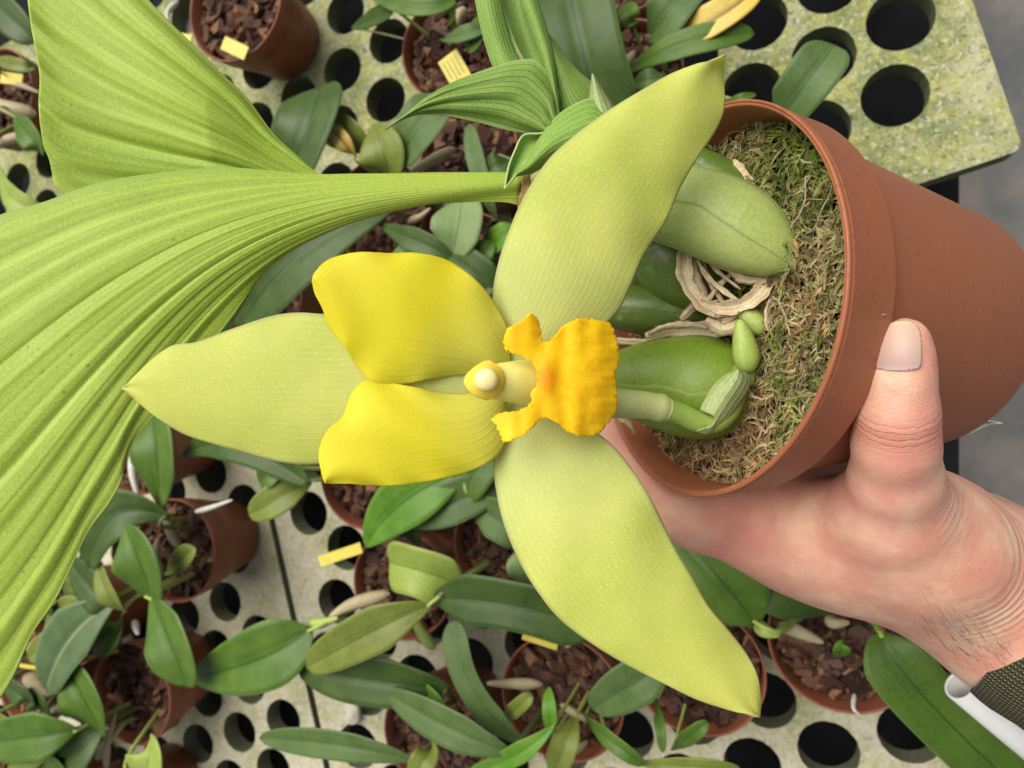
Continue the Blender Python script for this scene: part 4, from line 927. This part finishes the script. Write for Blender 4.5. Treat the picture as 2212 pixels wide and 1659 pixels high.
# tendon/soft ridges
rid = np.zeros(len(HV))
for (A, Bq, w, h) in ((pc(1700, 1120, .245), pc(2060, 1260, .235), .004, .0007), (pc(1880, 1080, .205), pc(2110, 1330, .235), .006, -.0008)):
    ab = Bq-A; tt = np.clip(((HV-A)@ab)/(ab@ab), 0, 1); dd = np.linalg.norm(HV-(A+tt[:, None]*ab), axis=1)
    rid += h*np.exp(-(np.maximum(dd-.012, 0)/w)**2)*0
HV2 = HV+nrm*(disp+rid)[:, None]
red = np.exp(-((ts-sK-.002)/.009)**2)*on_t
red = np.maximum(red, .8*np.exp(-((pu-1560)**2+(pv-1170)**2)/(2*110**2))*front)
red = np.maximum(red, .65*np.exp(-((pu-2030)**2+(pv-1190)**2)/(2*60**2))*front)
red = np.maximum(red, .75*np.exp(-((pu-1330)**2+(pv-960)**2)/(2*60**2)))
def skin_mat():
    N = NT('skin'); g = N.geo()
    at = lambda k: N.n('ShaderNodeAttribute', attribute_name=k).outputs['Fac']
    n1 = N.noise(45, 4, g, .6); n2 = N.noise(260, 5, g, .7); fine = N.noise(1100, 4, g, .7)
    col = N.mix(N.ramp(n1, .38, .62), (.66, .31, .235), (.74, .49, .34))
    col = N.mix(N.math('MULTIPLY', N.ramp(N.noise(60, 5, g, .7), .42, .62), .6), col, (.60, .26, .18))
    col = N.mix(N.math('MULTIPLY', at('red'), .7), col, (.58, .22, .165))
    wr_ = N.math('SINE', N.math('MULTIPLY_ADD', at('wr'), 2900.0, N.math('MULTIPLY', n1, 9.0)))
    cr_ = N.math('SINE', N.math('MULTIPLY_ADD', at('ts'), 3300.0, N.math('MULTIPLY', n2, 9.0)))
    crm = N.math('MULTIPLY', N.ramp(cr_, .3, 1), at('mt')); wrm = N.math('MULTIPLY', N.ramp(wr_, -.2, 1), at('mw'))
    col = N.mix(N.math('MULTIPLY', crm, .3), col, (.40, .14, .10)); col = N.mix(N.math('MULTIPLY', wrm, .35), col, (.74, .54, .38))
    lines = N.n('ShaderNodeTexVoronoi', {'Vector': g, 'Scale': 900.0, 'Randomness': 1.0}, feature='DISTANCE_TO_EDGE').outputs[0]
    lin = N.ramp(lines, 0, .12)
    h = N.math('ADD', N.math('MULTIPLY', lin, .22), N.math('ADD', N.math('MULTIPLY', fine, .6), N.math('ADD', N.math('MULTIPLY', n2, 1.0), N.math('SUBTRACT', N.math('MULTIPLY', wrm, 1.4), N.math('MULTIPLY', crm, 1.1)))))
    return N.finish(col, .5, N.bump(h, .42, .00045), 0, sss=.25, sssr=(1, .35, .2), ssss=.004, spec=.4)
M['skin'] = skin_mat()
N = NT('nail'); g = N.geo(); u, v = N.uv()
c_ = N.mix(N.ramp(v, .15, .9), (.50, .34, .25), (.47, .31, .275)); c_ = N.mix(N.math('MULTIPLY', N.math('SUBTRACT', 1, N.ramp(v, .03, .10), clamp=True), .8), c_, (.58, .48, .28)); c_ = N.mix(N.math('MULTIPLY', N.ramp(v, .86, .97), .35), c_, (.66, .56, .52))
st = N.math('SINE', N.math('MULTIPLY', u, 160.0))
M['nail'] = N.finish(c_, .42, N.bump(N.math('MULTIPLY', st, .3), .15, .0001), 0, sss=.2, ssss=.002, spec=.3)
person = mk('person', c2w(HV2), HF, M['skin'], None, attrs=dict(ts=ts, wr=wr, mt=mk_t, mw=mk_w, red=red))
tag(person, 'bare hand with thumb on the terracotta pot and olive knitted cuff at the wrist', 'person')
bvh = BVHTree.FromPolygons([Vector(p) for p in HV2], [tuple(int(i) for i in f) for f in HF])
def skin_depth(u, v):
    r = pc(u, v, 1.0); r = r/np.linalg.norm(r); h = bvh.ray_cast(Vector((0, 0, 0)), Vector(r))
    return -h[0].z if h[0] is not None else None
# thumb nail: slightly arched plate seated in the skin
nl = [(1911, 712), (1920, 701), (1945, 694), (1968, 696), (1982, 706), (1988, 722), (1990, 757), (1989, 788), (1978, 797), (1944, 801), (1908, 799), (1892, 791), (1896, 762), (1903, 733)]
def naild(u, v):
    d = np.empty(len(u))
    for i in range(len(u)):
        t = skin_depth(u[i], v[i]); d[i] = t if t else .1800
    x = (u-(1946))/48
    base = .1795-.0068*.0 + np.interp(v, [690, 745, 800], [.0, 0, 0])
    # least squares smooth fit of the skin below
    A = np.stack([np.ones_like(u), u-1946, v-750, (u-1946)**2, (v-750)**2], 1); m = d < np.median(d)+.004
    cf = np.linalg.lstsq(A[m], d[m], rcond=None)[0]
    return A@cf-.00035
poly_sheet('thumbnail', person, nl, naild, M['nail'], 4, thick=.0005, n=70)
# fine dark hairs on the wrist
hs = Soup()
for i in range(115):
    u = random.uniform(2000, 2190); v = 1345+.42*(u-2000)+random.gauss(0, 30); d = skin_depth(u, v)
    if not d or d > .285: continue
    a = math.radians(random.gauss(222, 9)); l = random.uniform(18, 44); pts = []
    for k in range(5):
        uu = u-math.cos(a)*l*k/4*-1; vv = v+math.sin(a)*l*k/4*-1*-1; dd = skin_depth(uu, vv)
        if dd is None or abs(dd-d) > .01: break
        pts.append(pc(uu, vv, dd-.0001-.00028*math.sin(k/4*2.6))); a += .03
    if len(pts) < 4: continue
    V, Fs, _ = tube(np.array(pts), np.linspace(.000032, .000012, len(pts)), 4); hs.add(c2w(V), Fs, (.05, .03, .02))
N = NT('hair'); M['hair'] = N.finish((.05, .03, .02), .5)
hs.mk('arm_hair', M['hair'], person, smooth=True)
# sleeve
def knit():
    N = NT('olive knit'); u, v = N.uv(); g = N.geo()
    a = N.math('MULTIPLY', u, 62.0*PI2); row = N.math('SINE', N.math('MULTIPLY', v, 84.0*PI2))
    st_ = N.math('MULTIPLY', N.math('ADD', N.math('SINE', N.math('ADD', a, N.math('MULTIPLY', row, .9))), 1), .5)
    h = N.math('MULTIPLY', st_, N.math('ADD', .6, N.math('MULTIPLY', row, .4)))
    n = N.noise(1600, 4, g, .7); h2 = N.math('ADD', h, N.math('MULTIPLY', n, .6))
    col = N.mix(N.ramp(h2, .45, 1.0), (.045, .043, .022), (.19, .18, .115)); col = N.mix(N.math('MULTIPLY', N.ramp(n, .6, .7), .35), col, (.33, .32, .22))
    return N.finish(col, .9, N.bump(h2, 1.0, .0014), 0, spec=.2)
M['knit'] = knit()
cA = CUF+AXA*.001; cB = cA+AXA*.15; ax = AXA
xx = np.cross(ax, [0, 0, 1]); xx /= np.linalg.norm(xx); yy = np.cross(xx, ax)
n_, N2 = 96, 40; V = []; UVs = []
for layer, (dr, seq) in enumerate(((0, range(N2)), (-.0016, range(N2-1, -1, -1)))):
    for i in seq:
        f_ = i/(N2-1); c = cA+(cB-cA)*f_
        r1 = .0342+.004*f_+dr+.0006*math.sin(f_*40)*(dr == 0)
        for k in range(n_):
            a = PI2*k/n_; V.append(c+r1*(math.cos(a)*xx+.95*math.sin(a)*yy)); UVs.append((k/n_*2, f_*1.5))
slv = mk('sleeve', c2w(np.array(V)), gridfaces(2*N2, n_, True).tolist(), M['knit'], person, uv=UVs)
# white tube at the lower right
def wtube():
    A, Bq = P(2072, 1480, .330), P(2420, 1775, .345)
    T = (Bq-A)/np.linalg.norm(Bq-A); X = np.cross(T, [0, 0, 1]); X /= np.linalg.norm(X); Y = np.cross(X, T)
    n = 40; rings = [(0, .0068), (.0006, .0074), (.002, .0076), (1, .0076), (1, .0064), (.006, .0064), (.0006, .0064), (0, .0068)]
    V = []
    for f_, r in rings:
        for k in range(n):
            a = PI2*k/n; V.append(A+(Bq-A)*f_*(1)+r*(math.cos(a)*X+math.sin(a)*Y))
    o = mk('white_tube', V, gridfaces(len(rings), n, True).tolist(), M['white'], None)
    return tag(o, 'white plastic tube with open dark end beside the olive cuff', 'plastic tube')
wtube()
# clear plastic scrap behind the pot
N = NT('clear plastic'); pgl = N.n('ShaderNodeBsdfPrincipled', {'Base Color': (.9, .92, .92, 1), 'Roughness': .12, 'Transmission Weight': .45, 'IOR': 1.4}); N.t.links.new(pgl.outputs[0], N.out.inputs[0]); M['clear'] = N.m
cl = organ('plastic_wrap', None, [(2020, 925), (2050, 912), (2095, 906), (2130, 908), (2165, 914)], [(2020, 945), (2060, 945), (2090, 938), (2130, 922), (2165, 914)], lambda s, t: .296+.008*t+.003*np.sin(s*14+t*9), M['clear'], ns=40, nt=16, thick=.0006)
tag(cl, 'crumpled clear plastic wrap sticking out below the held pot', 'plastic wrap')
